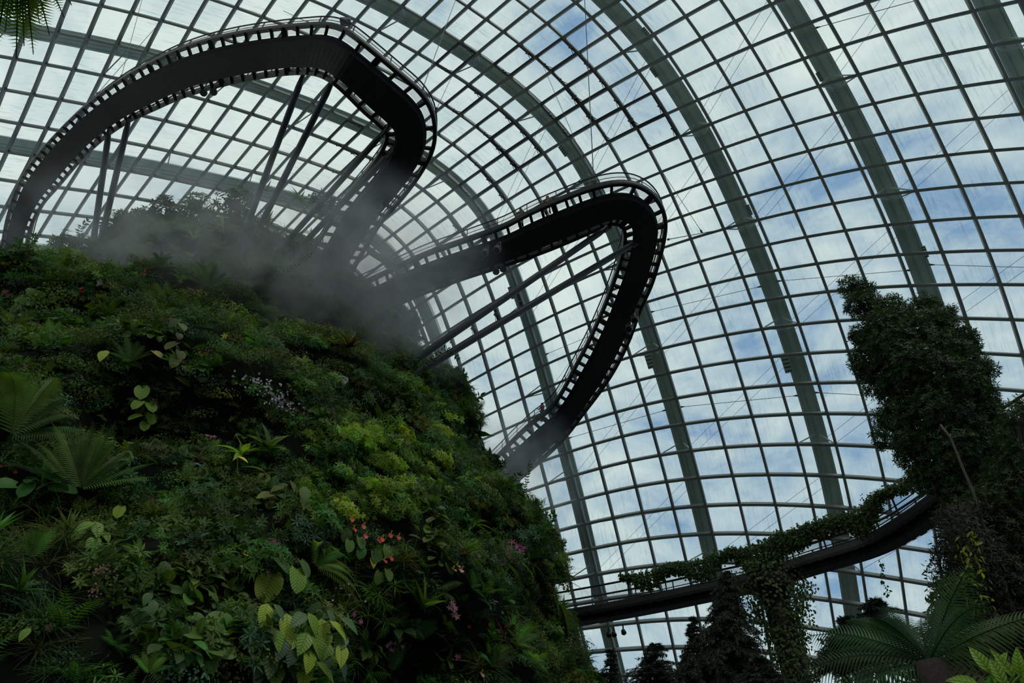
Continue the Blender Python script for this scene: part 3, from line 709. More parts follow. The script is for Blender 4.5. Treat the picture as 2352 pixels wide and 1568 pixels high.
# ------------------------------------------------------------------ leaves and clumps
def leaf_t(W=.35, fold=.12, droop=.15, shape='ovate', seg=4):
    """unit-length leaf along +Y, face towards +Z"""
    t = np.linspace(0, 1, seg + 1)
    if shape == 'ovate': w = np.sin(np.pi * t ** .8) ** .9
    elif shape == 'strap': w = np.minimum(1, np.minimum(t * 6 + .35, (1 - t) * 2.2) )
    elif shape == 'heart': w = np.sqrt(np.maximum(0, 1 - ((t - .38) / .62) ** 2)); w[0] = .55
    elif shape == 'needle': w = np.minimum(1, (1 - t) * 3)
    elif shape == 'pinna': w = (1 - t) ** .7
    w = np.maximum(w, 0.0) * W / 2; w[-1] = 0.004
    if shape in ('ovate',): w[0] = .01
    z = -droop * t ** 2
    V = []
    for k in range(seg + 1): V += [(-w[k], t[k] - (.14 if shape == 'heart' and k == 0 else 0), z[k] + fold * w[k] * 2), (0, t[k], z[k]), (w[k], t[k] - (.14 if shape == 'heart' and k == 0 else 0), z[k] + fold * w[k] * 2)]
    F = []
    for k in range(seg): a = 3 * k; F += [(a, a + 1, a + 4, a + 3), (a + 1, a + 2, a + 5, a + 4)]
    return np.array(V, float), np.array(F)
def scat(mb, T, pos, Y, Z, L):
    """place copies of a template: Y = along the leaf, Z = rough face normal"""
    V, F = T; n = len(pos)
    if n == 0: return
    pos = np.asarray(pos, float); Y = np.asarray(Y, float); Z = np.asarray(Z, float)
    Y = Y / (np.linalg.norm(Y, axis=1, keepdims=True) + 1e-9)
    X = np.cross(Y, Z); X /= (np.linalg.norm(X, axis=1, keepdims=True) + 1e-9); Z = np.cross(X, Y)
    L = np.broadcast_to(np.asarray(L, float), (n,))
    P = pos[:, None, :] + L[:, None, None] * (V[None, :, 0:1] * X[:, None] + V[None, :, 1:2] * Y[:, None] + V[None, :, 2:3] * Z[:, None])
    k = len(V); FF = (F[None] + (np.arange(n) * k)[:, None, None]).reshape(-1, F.shape[1])
    mb.add_arr(P.reshape(-1, 3), FF)
T_OV = leaf_t(.42, .15, .18, 'ovate', 4); T_OV3 = leaf_t(.40, .15, .18, 'ovate', 3); T_NAR = leaf_t(.22, .12, .2, 'ovate', 3)
T_HEART = leaf_t(.85, .08, .25, 'heart', 6); T_STRAP = leaf_t(.12, .25, .35, 'strap', 6); T_NEED = leaf_t(.09, 0, .05, 'needle', 1)
T_PIN = leaf_t(.20, .05, .15, 'pinna', 2); T_BIP = leaf_t(.42, .05, .1, 'pinna', 1); T_SM = leaf_t(.6, .1, .1, 'ovate', 2); T_WIDE = leaf_t(.62, .12, .22, 'ovate', 5)
T_BLADE = leaf_t(.035, .3, .7, 'strap', 4)
def rdir(r, n):
    v = r.normal(size=(n, 3)); return v / np.linalg.norm(v, axis=1, keepdims=True)
def dome_pts(r, n, R=.5, flat=.7, up=0.0):
    v = rdir(r, n); v[:, 2] = np.abs(v[:, 2]) * .9 + up; v /= np.linalg.norm(v, axis=1, keepdims=True)
    return v * np.array([R, R, R * flat]) * r.uniform(.55, 1.05, (n, 1)), v
def clump_whorl(r, tips=26, L=.13, T=T_OV3, R=.5, per=6):
    b = MB(); P, D = dome_pts(r, tips, R)
    pos, Y, Z, Ls = [], [], [], []
    for p, d in zip(P, D):
        ax = nz(d + r.normal(size=3) * .35 + [0, 0, .15]); u = nz(np.cross(ax, r.normal(size=3))); w = np.cross(ax, u); a0 = r.uniform(0, 6)
        for q in range(per):
            a = a0 + q * 6.283 / per; o = math.cos(a) * u + math.sin(a) * w
            pos.append(p + o * L * .08); Y.append(o * .9 + ax * r.uniform(.1, .55)); Z.append(ax * .9 - o * .3); Ls.append(L * r.uniform(.7, 1.2))
        for q in range(per // 2):                     # leaves lower on the twig
            a = r.uniform(0, 6.28); o = math.cos(a) * u + math.sin(a) * w
            pos.append(p - ax * r.uniform(.05, .2)); Y.append(o + ax * .3); Z.append(ax); Ls.append(L * r.uniform(.7, 1.1))
    scat(b, T, pos, Y, Z, Ls)
    for p, d in zip(P[::2], D[::2]): b.tube([p * .15, p], .006, 3, cap=False)
    return b
def clump_fern(r, n=9, L=.65, T=T_PIN):
    b = MB()
    for q in range(n):
        a = r.uniform(0, 6.28); el = r.uniform(.25, 1.1); d = np.array([math.cos(a) * math.cos(el), math.sin(a) * math.cos(el), math.sin(el)])
        frond(b, np.zeros(3), d, np.array([0, 0, 1.]), L * r.uniform(.7, 1.15), r.uniform(.25, .6), 13, .2)
    return b
def frond(b, p, d, up, L, droop, n=16, pw=.22, T=T_PIN, bip=False, rr=.006, curl=0., pshape=None):
    d = nz(d); sd = np.cross(d, up)
    sd = nz(sd) if np.linalg.norm(sd) > .05 else nz(np.cross(d, (1, .2, 0))); t = np.linspace(0, 1, n + 1)
    P = np.array([p + d * L * (k - .12 * droop * k * k) + np.array([0, 0, -1.]) * L * droop * k ** 2.2 * .8 for k in t])
    TT = np.gradient(P, axis=0); TT /= np.linalg.norm(TT, axis=1, keepdims=True)
    b.tube(P, np.linspace(rr * 1.5, rr * .4, n + 1), 3, cap=False)
    pos, Y, Z, Ls = [], [], [], []
    for k in range(1, n + 1):
        w = math.sin(math.pi * min(1, (t[k] * .86 + .12)) ** .75) if pshape is None else pshape(t[k])
        u = nz(np.cross(sd, TT[k]));
        for s in (-1, 1):
            dirn = nz(sd * s + TT[k] * .45 - u * .12)
            if bip:
                Lp = L * pw * w; m = 11
                jd = .25 * math.sin(k * 7.7 + s * 2 + L * 31); dirn = nz(dirn - TT[k] * .15 + TT[k] * jd * .15 - np.array([0, 0, 1]) * .08)
                for q in range(1, m + 1):
                    f = q / m; pp = P[k] + dirn * Lp * f - np.array([0, 0, 1]) * Lp * .15 * f * f
                    for s2 in (-1, 1):
                        pos.append(pp); Y.append(nz(TT[k] * s2 + dirn * .55)); Z.append(u); Ls.append(Lp * .115 * (1.2 - f * .8))
            else:
                pos.append(P[k]); Y.append(dirn); Z.append(u); Ls.append(L * pw * w)
    scat(b, T_BIP if bip else T, pos, Y, Z, np.array(Ls))
def clump_grass(r, n=70, L=.5):
    b = MB(); d = rdir(r, n); d[:, 2] = np.abs(d[:, 2]) + .3
    scat(b, T_BLADE, r.normal(size=(n, 3)) * .06, d, np.tile([0, 0, 1.], (n, 1)) + r.normal(size=(n, 3)) * .2, L * r.uniform(.6, 1.2, n)); return b
def clump_creep(r, n=330, L=.06, R=.55):
    b = MB(); P, D = dome_pts(r, n, R, .55)
    Y = np.cross(D, rdir(r, n)) + np.array([0, 0, -.3]); scat(b, T_SM, P, Y, D + rdir(r, n) * .5, L * r.uniform(.6, 1.3, n)); return b
def clump_broad(r, n=26, L=.26, T=T_WIDE):
    b = MB(); P, D = dome_pts(r, n, .42)
    Y = D + rdir(r, n) * .5 + np.array([0, 0, -.25]); scat(b, T, P * .8, Y, D + np.array([0, 0, .8]), L * r.uniform(.6, 1.15, n))
    for p in P[::2]: b.tube([p * 0, p * .8], .007, 3, cap=False)
    return b
def clump_strap(r, n=20, L=.5):
    b = MB(); d = rdir(r, n); d[:, 2] = np.abs(d[:, 2]) * .8 + .35
    scat(b, T_STRAP, np.zeros((n, 3)), d, np.tile([0, 0, 1.], (n, 1)), L * r.uniform(.7, 1.1, n)); return b
def clump_flower(r, n=70, L=.035, R=.4):
    b = MB(); P, D = dome_pts(r, n, R, .6); 
    for p, d in zip(P, D):
        u = nz(np.cross(d, r.normal(size=3))); w = np.cross(d, u)
        for q in range(4):
            a = q * math.pi / 2; o = math.cos(a) * u + math.sin(a) * w; scat(b, T_SM, [p + d * .05], [o], [d], L)
    return b
CL = {}
def lib(key, builders):
    c = bpy.data.collections.new('library ' + key); CL[key] = c
    for q, (b, m) in enumerate(builders):
        V = np.concatenate(b.v); me = bpy.data.meshes.new('clump'); me.from_pydata(V.tolist(), [], b.f); me.materials.append(m); me.update()
        o = bpy.data.objects.new('%s clump %02d' % (key, q), me); c.objects.link(o)
R_ = lambda k: np.random.default_rng(k)
lib('shrub', [(clump_whorl(R_(1), 26, .13), G_DARK), (clump_whorl(R_(2), 24, .15), G_MID), (clump_whorl(R_(3), 30, .11), G_DARK), (clump_whorl(R_(4), 24, .14, T_NAR), G_BLUE),
              (clump_whorl(R_(5), 22, .16, T_NAR), G_MID), (clump_whorl(R_(6), 28, .10), G_OLIVE)])
lib('lime', [(clump_whorl(R_(7), 26, .13), G_LIME), (clump_whorl(R_(8), 24, .12), G_MID), (clump_whorl(R_(9), 26, .14, T_NAR), G_LIME)])
lib('fern', [(clump_fern(R_(11)), G_FERN), (clump_fern(R_(12), 11, .5), G_DARK), (clump_fern(R_(13), 8, .75), G_FERN), (clump_fern(R_(14), 10, .55), G_FERNB)])
lib('grass', [(clump_grass(R_(15)), G_DARK), (clump_grass(R_(16), 60, .6), G_OLIVE), (clump_strap(R_(17)), G_MID), (clump_strap(R_(18), 16, .4), G_BROWN)])
lib('creeper', [(clump_creep(R_(19)), G_DARK), (clump_creep(R_(20), 260, .075), G_OLIVE), (clump_creep(R_(21), 280, .06), G_BLUE), (clump_creep(R_(24), 240, .07), G_MID)])
lib('broad', [(clump_broad(R_(22)), G_MID), (clump_broad(R_(23), 22, .3), G_DARK), (clump_broad(R_(25), 24, .22, T_OV), G_BLUE), (clump_broad(R_(26), 18, .28, T_HEART), G_MID)])

def gn_scatter(name, pts, eul, scl, kind, coll, label, cat):
    me = bpy.data.meshes.new(name); me.from_pydata(np.asarray(pts).tolist(), [], [])
    for nm, ty, arr in (('erot', 'FLOAT_VECTOR', np.asarray(eul, float).ravel()), ('scl', 'FLOAT', np.asarray(scl, float)), ('kind', 'INT', np.asarray(kind, int))):
        at_ = me.attributes.new(nm, ty, 'POINT'); at_.data.foreach_set('vector' if ty == 'FLOAT_VECTOR' else 'value', arr)
    o = bpy.data.objects.new(name, me); COL.objects.link(o)
    ng = bpy.data.node_groups.new(name + ' scatter', 'GeometryNodeTree')
    ng.interface.new_socket('Geometry', in_out='INPUT', socket_type='NodeSocketGeometry'); ng.interface.new_socket('Geometry', in_out='OUTPUT', socket_type='NodeSocketGeometry')
    gi_ = ng.nodes.new('NodeGroupInput'); go = ng.nodes.new('NodeGroupOutput'); iop = ng.nodes.new('GeometryNodeInstanceOnPoints'); ci = ng.nodes.new('GeometryNodeCollectionInfo')
    ci.inputs['Collection'].default_value = coll; ci.inputs['Separate Children'].default_value = True; ci.inputs['Reset Children'].default_value = True
    iop.inputs['Pick Instance'].default_value = True
    def attr(nm, ty):
        a = ng.nodes.new('GeometryNodeInputNamedAttribute'); a.data_type = ty; a.inputs[0].default_value = nm; return a.outputs['Attribute']
    Lk = ng.links.new
    Lk(gi_.outputs[0], iop.inputs['Points']); Lk(ci.outputs[0], iop.inputs['Instance']); Lk(attr('kind', 'INT'), iop.inputs['Instance Index'])
    Lk(attr('erot', 'FLOAT_VECTOR'), iop.inputs['Rotation']); Lk(attr('scl', 'FLOAT'), iop.inputs['Scale']); Lk(iop.outputs[0], go.inputs[0])
    md = o.modifiers.new('scatter', 'NODES'); md.node_group = ng
    tag(o, label, cat, None, 'stuff'); return o
def align(d, spin):
    q = Vector(d).to_track_quat('Z', 'Y'); m_ = q.to_matrix() @ Matrix.Rotation(spin, 3, 'Z'); return tuple(m_.to_euler())
def to_px(p):
    x, y, z = p; fw = CP * y + SP * z; up = -SP * y + CP * z; return 1176 + FPX * x / fw, 784 - FPX * up / fw

# species zones over the planted face: (px, py, rx, ry, {kind: weight}) measured on the face
ZONES = [(830,1090,170,120,{'lime':6,'shrub':1}),(960,1010,90,120,{'shrub':4,'lime':1}),(560,1230,190,150,{'shrub':6,'broad':1}),(450,1420,160,120,{'broad':3,'shrub':2}),
         (120,1480,170,120,{'grass':4,'fern':2,'creeper':1}),(60,1280,110,130,{'grass':5}),(620,700,260,80,{'fern':4,'creeper':3}),(350,800,250,90,{'creeper':3,'fern':3,'broad':1}),
         (600,560,240,80,{'grass':2,'fern':3,'creeper':2}),(1000,1450,200,120,{'fern':3,'broad':2,'grass':2,'creeper':1}),(1150,1250,120,110,{'shrub':4,'creeper':2}),
         (1220,1450,110,120,{'fern':3,'creeper':3,'grass':1}),(870,1380,100,90,{'grass':5}),(200,650,220,90,{'creeper':4,'shrub':2,'fern':1}),(700,880,220,90,{'creeper':4,'shrub':2}),
         (480,640,200,70,{'creeper':3,'fern':3}), (860,1500,120,90,{'grass':3,'fern':2})]
BASEW = {'shrub': 2, 'creeper': 2.6, 'fern': 1.2, 'grass': .7, 'broad': .8}
data = {k: [] for k in CL}
r_ = np.random.default_rng(5)
def add_clump(p, n, kind, sc_):
    data[kind].append((p, align(nz(n + r_.normal(size=3) * .22), r_.uniform(0, 6.28)), sc_, r_.integers(0, len(CL[kind].objects))))
NCL = 0
z = -1.2
while z < ZTOP + .2:
    near = z < 14
    step = .38 if near else .58
    rr = rad(0, z) if z < ZTOP - .1 else .5
    nn = max(3, int(rr * 3.6 / step))
    for q in range(nn):
        th = -1.75 + 3.6 * (q + r_.uniform(-.5, .5)) / nn; zz_ = z + r_.uniform(-.3, .3)
        p = surf_m(th, min(zz_, ZTOP - .05)); fw = p / np.linalg.norm(p)
        c = axis(p[2]); no = np.array([math.sin(th), -math.cos(th), .35 if z < ZT0 else .35 + 1.6 * (z - ZT0) / (ZTOP - ZT0)]); no = nz(no)
        if z < ZT0 and (no[:2] @ nz(p[:2])) > .35: continue
        if any((p[0]-h[0])**2 + (p[1]-h[1])**2 + (p[2]-h[2])**2 < (h[3]*.8)**2 for h in HOLES) : continue
        x, y = to_px(p)
        if x < -220 or y > 1800: continue
        w = dict(BASEW)
        for (cx, cy_, rx, ry, ww) in ZONES:
            d = ((x - cx) / rx) ** 2 + ((y - cy_) / ry) ** 2
            if d < 1: w = ww; break
        ks = list(w); pr = np.array([w[k] for k in ks], float); k = ks[int(r_.choice(len(ks), p=pr / pr.sum()))]
        s_ = r_.uniform(.6, 1.05) * (1.0 if near else 1.45)
        if k == 'fern': s_ *= 1.0
        if near: s_ *= 1.12
        lump = math.sin(p[0] * 2.9 + p[2] * 1.3) * math.sin(p[2] * 3.1 + p[0] * .7 + 1) + .5 * math.sin(p[0] * 6.1 - p[2] * 4.3)
        if r_.uniform() > .8 + lump * .5 and near: continue
        add_clump(p + no * (r_.uniform(-.05, .15) + .22 * lump) * s_, nz(no * .8 + UP * .7), k, s_ * (1 + .15 * lump))
        NCL += 1
    z += step * .8
LAB = {'shrub': ('shrub_foliage', 'dark glossy shrub leaves in whorls covering the planted mountain'), 'lime': ('lime_foliage', 'bright yellow green leafy shrub mass at the centre of the planted mountain'),
       'fern': ('fern_foliage', 'mixed small ferns massed over the planted mountain'), 'grass': ('grass_foliage', 'grassy and strap leaved tufts massed over the planted mountain'),
       'creeper': ('creeper_foliage', 'tiny leaved creepers carpeting the planted mountain'), 'broad': ('broad_foliage', 'medium broad leaved plants massed over the planted mountain')}
for k, dd in data.items():
    if not dd: continue
    gn_scatter(LAB[k][0], [d[0] for d in dd], [d[1] for d in dd], [d[2] for d in dd], [d[3] for d in dd], CL[k], LAB[k][1], 'foliage')
print('clumps', NCL)

# ------------------------------------------------------------------ single plants on the mountain
UP = np.array([0, 0, 1.])
def wall(px, py, lift=.3):
    p = hit(px, py)
    if p is None:
        # just off the outline: stand at the depth of the nearest outline point
        for dx in range(5, 300, 5):
            p = hit(px - dx, py + dx * .3)
            if p is None: p = hit(px, py + dx)
            if p is None: p = hit(px + dx * .5, py + dx)
            if p is not None: break
        p = at_d(px, py, np.linalg.norm(p) * .99); return p, nz(-p * [1, 1, 0] / np.linalg.norm(p) + UP * .6)
    n = out_n(p); return p - nz(p) * lift, n
def m_per_px(p): return np.linalg.norm(p) / FPX
def obj_leaf(name, T, p, y, z, L, m, parent, label=None, stalk=None):
    b = MB(); scat(b, T, [p], [y], [z], L); uv = T[0][:, :2]
    if stalk is not None: b.tube([stalk, (np.asarray(stalk) + p) / 2 + UP * .02, p], .008, 4, cap=False); uv = np.vstack([uv, np.full((12, 2), .5)])
    b.uv = uv
    o = b.build(name, m, parent, smooth=True)
    if label: o['label'] = label
    return o
def rosette(px, py, size, n, m, label, name='bromeliad', cat='plant', group=None, T=T_STRAP, el=(.15, 1.3), lift=.35, seed=0, up=None, part='leaf', arc=None):
    p, nn = wall(px, py, lift); L = size * m_per_px(p); r = np.random.default_rng(seed + int(px)); ax = nz(nn + UP * .8) if up is None else nz(up)
    rt = thing(name, label, cat, p, group); u = nz(np.cross(ax, UP + [.3, .1, 0])); w = np.cross(ax, u)
    for q in range(n):
        a = 6.283 * q / n * 2.4 + r.uniform(-.2, .2); e_ = r.uniform(*el); d = (math.cos(a) * u + math.sin(a) * w) * math.cos(e_) + ax * math.sin(e_)
        obj_leaf(part, T, p + d * .03, d, ax, L * r.uniform(.75, 1.1), m, rt)
    return rt
def fernp(px, py, size, n, m, label, name='fern', spread=None, droop=(.25, .6), bip=False, lift=.3, seed=0, pw=.2, group=None, nn=18, cat='fern', dirs=None, pos=None, T=T_PIN, rr=.008):
    if pos is None: p, nr = wall(px, py, lift)
    else: p = np.asarray(pos, float); nr = nz(-p * [1, 1, 0])
    L = size * m_per_px(p); r = np.random.default_rng(seed + int(px) + 3)
    rt = thing(name, label, cat, p, group); side = nz(np.cross(nr, UP))
    for q in range(n):
        if dirs is not None: ang, Lk = dirs[q % len(dirs)]
        else: ang = (-1.3 + 2.6 * q / max(1, n - 1)) if spread is None else spread[0] + (spread[1] - spread[0]) * q / max(1, n - 1); Lk = 1
        d = nz(UP * math.cos(ang) - side * math.sin(ang) * (-1 if False else 1) + nr * r.uniform(.15, .6))
        b = MB(); frond(b, p, d, nz(nr + UP * .6), L * Lk * r.uniform(.85, 1.1), r.uniform(*droop), nn, pw, T=T, bip=bip, rr=rr); b.build('frond', m, rt)
    return rt
def bigleaf(px, py, leaves, m, label, name='broad_leaved_plant', T=T_HEART, lift=.5, hang=.6, cat='plant', group=None, ml=None, W=None):
    """leaves: (px, py, size_px, angle of the tip in the picture plane, 0 = down)"""
    p, nr = wall(px, py, lift * .5); rt = thing(name, label, cat, p, group); side = nz(np.cross(nr, UP))
    side = side if side[0] > 0 else -side
    for k, (lx, ly, s, a) in enumerate(leaves):
        q = at_d(lx, ly, np.linalg.norm(p) - lift * (.5 + .5 * ((k * 37) % 10) / 10)); L = s * m_per_px(q)
        y = nz(-UP * math.cos(a) + side * math.sin(a) + nr * .35); z = nz(nr * 1.0 + UP * .75 + side * .2 * (((k * 13) % 5) - 2) / 2)
        st = q - y * L * .4
        obj_leaf('leaf', T if T is not None else T_WIDE, st, y, z, L, ml[k % len(ml)] if ml else m, rt, stalk=p)
    return rt
def twig(pts, m, label, leafL=10, step=7, dist=None, name='twig', lift=.6, both=True, T=T_OV3, cat='plant', r0=.012, group='leafy twigs standing out from the mountain', leafm_=None):
    base, _ = wall(*pts[0], .1); D = np.linalg.norm(base) - lift if dist is None else dist
    P = np.array([at_d(x, y, D - .15 * k) for k, (x, y) in enumerate(pts)]); 
    if dist is None: P[0] = base
    Q = bez(P, 24); mp = m_per_px(P[-1]); rt = thing(name, label, cat, P[0], group)
    b = MB(); b.tube(Q, np.linspace(r0, r0 * .3, len(Q)), 5, cap=False); b.build('stem', STEM, rt)
    Ln = np.r_[0, np.cumsum(np.linalg.norm(np.diff(Q, axis=0), axis=1))]; r = np.random.default_rng(int(pts[0][0]))
    b = MB(); pos, Y, Z = [], [], []; k = 0
    for t in np.arange(Ln[-1] * .12, Ln[-1], step * mp):
        c = np.array([np.interp(t, Ln, Q[:, a]) for a in range(3)]); tg = nz(np.array([np.interp(t + .02, Ln, Q[:, a]) for a in range(3)]) - c) if t < Ln[-1] - .03 else nz(Q[-1] - Q[-2])
        vw = nz(c); s = np.cross(tg, vw)
        for sg in ((1, -1) if both else ((1,) if k % 2 else (-1,))):
            pos.append(c); Y.append(nz(s * sg + tg * .6 + r.normal(size=3) * .25)); Z.append(-vw + r.normal(size=3) * .4)
        k += 1
    pos.append(Q[-1]); Y.append(Q[-1] - Q[-2]); Z.append(-nz(Q[-1]))
    scat(b, T, pos, Y, Z, leafL * mp * np.random.default_rng(3).uniform(.7, 1.2, len(pos))); b.build('leaves', leafm_ or m, rt)
    return rt
def flowers(px, py, n, spread, size, m, label, name='flower', cat='flowers', petals=5, lift=.55, seed=0, group=None, ell=1.0, rot=0, T=T_SM):
    """a flower head or a drift of small blossoms, every blossom a part"""
    p, nr = wall(px, py, lift); mp = m_per_px(p); r = np.random.default_rng(seed + int(px * 7 + py)); rt = thing(name, label, cat, p, group)
    s1 = nz(np.cross(UP, nr)); s1 = s1 if s1[0] > 0 else -s1
    for k in range(n):
        dx, dy = (0, 0) if n == 1 else (r.normal() * spread, r.normal() * spread * ell)
        ca, sa = math.cos(rot), math.sin(rot); X, Yy = px + dx * ca - dy * sa, py + dx * sa + dy * ca
        q = wall(X, Yy, lift + r.uniform(0, .12))[0]; b = MB(); ax = nz(-nz(q) + UP * .3 + r.normal(size=3) * .4); u = nz(np.cross(ax, UP)); w = np.cross(ax, u)
        for a in range(petals):
            o_ = math.cos(a * 6.283 / petals) * u + math.sin(a * 6.283 / petals) * w
            scat(b, T, [q], [o_ + ax * .35], [ax], size * mp * r.uniform(.8, 1.2))
        b.build('blossom', m, rt)
    return rt

# --- big fern clumps
fernp(185, 1120, 150, 17, G_FERN, 'big upright fern like a shuttlecock beside the dark hollow', spread=(-1.35, 1.35), droop=(.12, .3), pw=.13, nn=34, lift=.8, name='large_fern')
fernp(25, 1000, 190, 7, G_FERN, 'arching lacy tree fern fronds at the left edge left of the dark hollow', spread=(-.2, 1.5), droop=(.35, .6), pw=.22, nn=30, T=leaf_t(.14, .05, .25, 'pinna', 3), lift=1.2, name='lacy_fern')
fernp(725, 1300, 125, 8, G_FERNB, 'bright drooping fern with long curved fronds right of the ribbed heart leaves', spread=(-.3, 1.9), droop=(.6, .95), pw=.16, nn=26, lift=.7)
fernp(68, 1280, 75, 4, G_FERNB, 'small bright fern frond near the left edge below the orange flowers', spread=(-.3, .3), droop=(.1, .3), pw=.24, lift=.6)
fernp(340, 1545, 60, 5, G_FERNB, 'low fern at the bottom edge left of the lime green plant', spread=(-1, 1), lift=.7)
fernp(900, 1540, 75, 4, G_FERN, 'single pale fern frond at the bottom right of the big lime green plant', spread=(-.4, .3), droop=(.1, .2), pw=.22, lift=.7)
fernp(962, 1470, 80, 5, G_FERN, 'upright dark fern above the bottom edge among thin grass heads', spread=(-.6, .6), lift=.5)
fernp(1130, 1530, 95, 7, G_FERN, 'spreading fern low on the right flank of the mountain', spread=(-1.3, 1.3), lift=.5)
fernp(1190, 1480, 85, 6, G_FERNB, 'light fern on the right flank just above the spreading one', spread=(-1.2, 1.3), lift=.5)
fernp(1225, 1180, 60, 5, G_FERN, 'small fern tuft on the right outline above the pink orchids', spread=(-.2, 1.4), lift=.4)
fernp(480, 660, 85, 7, G_FERN, 'feathery fern mass in the mist above the centre of the slope', spread=(-1.2, 1.2), lift=.6)
fernp(360, 700, 70, 6, G_FERNB, 'soft pale fern in thin mist left of the tiny yellow bud', spread=(-1.2, 1.2), lift=.6)
fernp(750, 705, 60, 6, G_FERN, 'yellowish fern tuft right of the thin arching twig', spread=(-1.2, 1.2), lift=.6)
fernp(110, 790, 80, 6, G_FERNB, 'fresh green fern low bush at the left edge above the tree fern', spread=(-1.2, 1.2), lift=.6)
fernp(300, 830, 70, 7, G_FERN, 'fine fern cushion left of the round climbing leaves', spread=(-1.2, 1.2), lift=.5)
fernp(310, 1440, 60, 5, G_DARK, 'dark hanging fern left of the bottom shrub', spread=(-1, 1), lift=.6, droop=(.6, .9))
# --- rosettes
rosette(800, 800, 62, 20, G_BROWN, 'large brownish star shaped bromeliad high on the right slope', group=None, lift=.8)
rosette(790, 862, 45, 7, leafm('pale grey leaf', (.22, .24, .2)), 'pale upright leaves just below the brown bromeliad', el=(-.9, .2), T=T_OV, lift=.7)
rosette(612, 512, 36, 16, G_OLIVE, 'grey spiky bromeliad in the mist between the two tall struts and the slanting pair', el=(.3, 1.4), lift=.9)
rosette(688, 462, 36, 16, G_MID, 'spiky bromeliad on the skyline behind the tall struts', el=(.3, 1.4), lift=.4)
rosette(610, 440, 28, 12, G_OLIVE, 'small spiky bromeliad at the very top of the mountain', el=(.4, 1.4), lift=.4)
rosette(925, 735, 42, 13, G_DARK, 'black silhouetted bromeliad on the outline below the middle walkway', el=(.1, 1.2), lift=.4, up=(.7, -.3, .6), T=leaf_t(.24, .2, .2, 'strap', 5))
rosette(948, 775, 42, 13, G_DARK, 'second silhouetted bromeliad on the outline above the long strut feet', el=(.1, 1.2), lift=.4, up=(.8, -.3, .4), T=leaf_t(.24, .2, .2, 'strap', 5))
rosette(1020, 888, 32, 12, G_DARK, 'silhouetted bromeliad on the outline just below the long strut feet', el=(.1, 1.2), lift=.3, up=(.8, -.3, .4), T=leaf_t(.24, .2, .2, 'strap', 5))
rosette(1098, 1000, 40, 13, G_DARK, 'broad leaved bromeliad on the outline left of the walkway end', el=(0, 1.2), lift=.3, up=(.8, -.3, .3), T=leaf_t(.3, .2, .2, 'strap', 5))
rosette(555, 1045, 52, 9, G_LIME, 'rosette with light edged leaves left of the lime shrub', T=leaf_t(.28, .2, .35, 'strap', 6), name='strap_leaved_plant', lift=.6)
rosette(615, 1030, 58, 10, G_MID, 'larger light edged rosette touching the lime shrub', T=leaf_t(.26, .2, .35, 'strap', 6), name='strap_leaved_plant', lift=.7)
rosette(610, 1085, 48, 9, G_OLIVE, 'drooping strap leaved rosette under the lime shrub', T=leaf_t(.24, .2, .35, 'strap', 6), name='strap_leaved_plant', el=(-.5, .7), lift=.6)
rosette(1000, 1190, 50, 11, G_OLIVE, 'curly strap leaved plant on the right slope above the red anthuriums', T=leaf_t(.2, .2, .5, 'strap', 6), name='strap_leaved_plant', el=(-.6, .8), lift=.5)
rosette(1085, 1205, 60, 11, G_MID, 'arching broad strap plant left of the pink orchids', T=leaf_t(.2, .2, .5, 'strap', 6), name='strap_leaved_plant', el=(-.4, .9), lift=.5)
rosette(968, 1400, 80, 7, G_MID, 'tall dark bird nest leaves beside the fine grass heads', T=leaf_t(.26, .2, .15, 'strap', 6), name='bird_nest_fern', el=(.5, 1.4), lift=.6)
rosette(445, 550, 38, 12, G_YEL, 'yellow green spiky tuft in the mist, left of two', el=(.4, 1.4), name='strap_leaved_plant', lift=.6)
rosette(510, 535, 44, 14, G_YEL, 'yellow green spiky tuft in the mist, right of two', el=(.3, 1.3), name='strap_leaved_plant', lift=.6)
rosette(565, 620, 30, 10, G_LIME, 'pale pointed tuft just under the feet of the tall struts', el=(.7, 1.4), name='strap_leaved_plant', lift=.6)
rosette(1210, 1290, 50, 9, G_DARK, 'dark strap rosette at the right outline below the pink orchids', name='strap_leaved_plant', el=(-.2, 1.1), lift=.3)
T_TH = leaf_t(.05, .2, .5, 'strap', 4)
for k, (x, y, lab) in enumerate([(905, 1345, 'pale fine bladed grass head, topmost of the group'), (868, 1368, 'pale fine bladed grass head left of the topmost'), (880, 1392, 'pale fine bladed grass head in the middle of the group'),
                    (845, 1415, 'pale fine bladed grass head at the left end of the group'), (885, 1425, 'pale fine bladed grass head, lowest of the group'), (815, 1530, 'fine bladed grass head near the bottom edge right of the lime plant'),
                    (930, 1250, 'fine dark grass head below the red anthuriums'), (790, 1555, 'fine bladed grass head on the bottom edge')]):
    rosette(x, y, 34, 26, G_FERN, lab, name='grass_head', T=T_TH, el=(-.4, 1.0), lift=.55, group='fine bladed grass heads', part='blade')
# --- broad leaved plants
bigleaf(650, 1320, [(618, 1340, 66, -.15), (684, 1326, 52, .2), (648, 1292, 46, .9), (700, 1300, 40, .6)], V_YEL, 'three large yellow green ribbed heart leaves above the lime green plant', lift=.9, name='heart_leaved_plant', ml=[V_YEL, V_LIME, V_MID, V_MID])
LP = [(575,1432,38,-.9),(610,1405,44,-.1),(612,1430,40,.3),(632,1450,42,.6),(590,1462,46,-.4),(660,1432,50,.1),(665,1462,46,.9),(648,1485,40,-.2),(690,1418,40,-.7),(718,1425,42,.5),(742,1440,42,.2),(700,1470,44,-.3),(730,1475,46,.4),
      (760,1415,36,.5),(775,1440,44,.9),(800,1430,42,1.0),(575,1500,48,-.2),(622,1515,48,.1),(680,1495,40,-.1),(700,1540,52,0),(760,1500,44,.6),(745,1535,46,.9),(605,1555,50,0),(560,1470,36,-.8),(640,1400,34,.7),(785,1470,36,.4)]
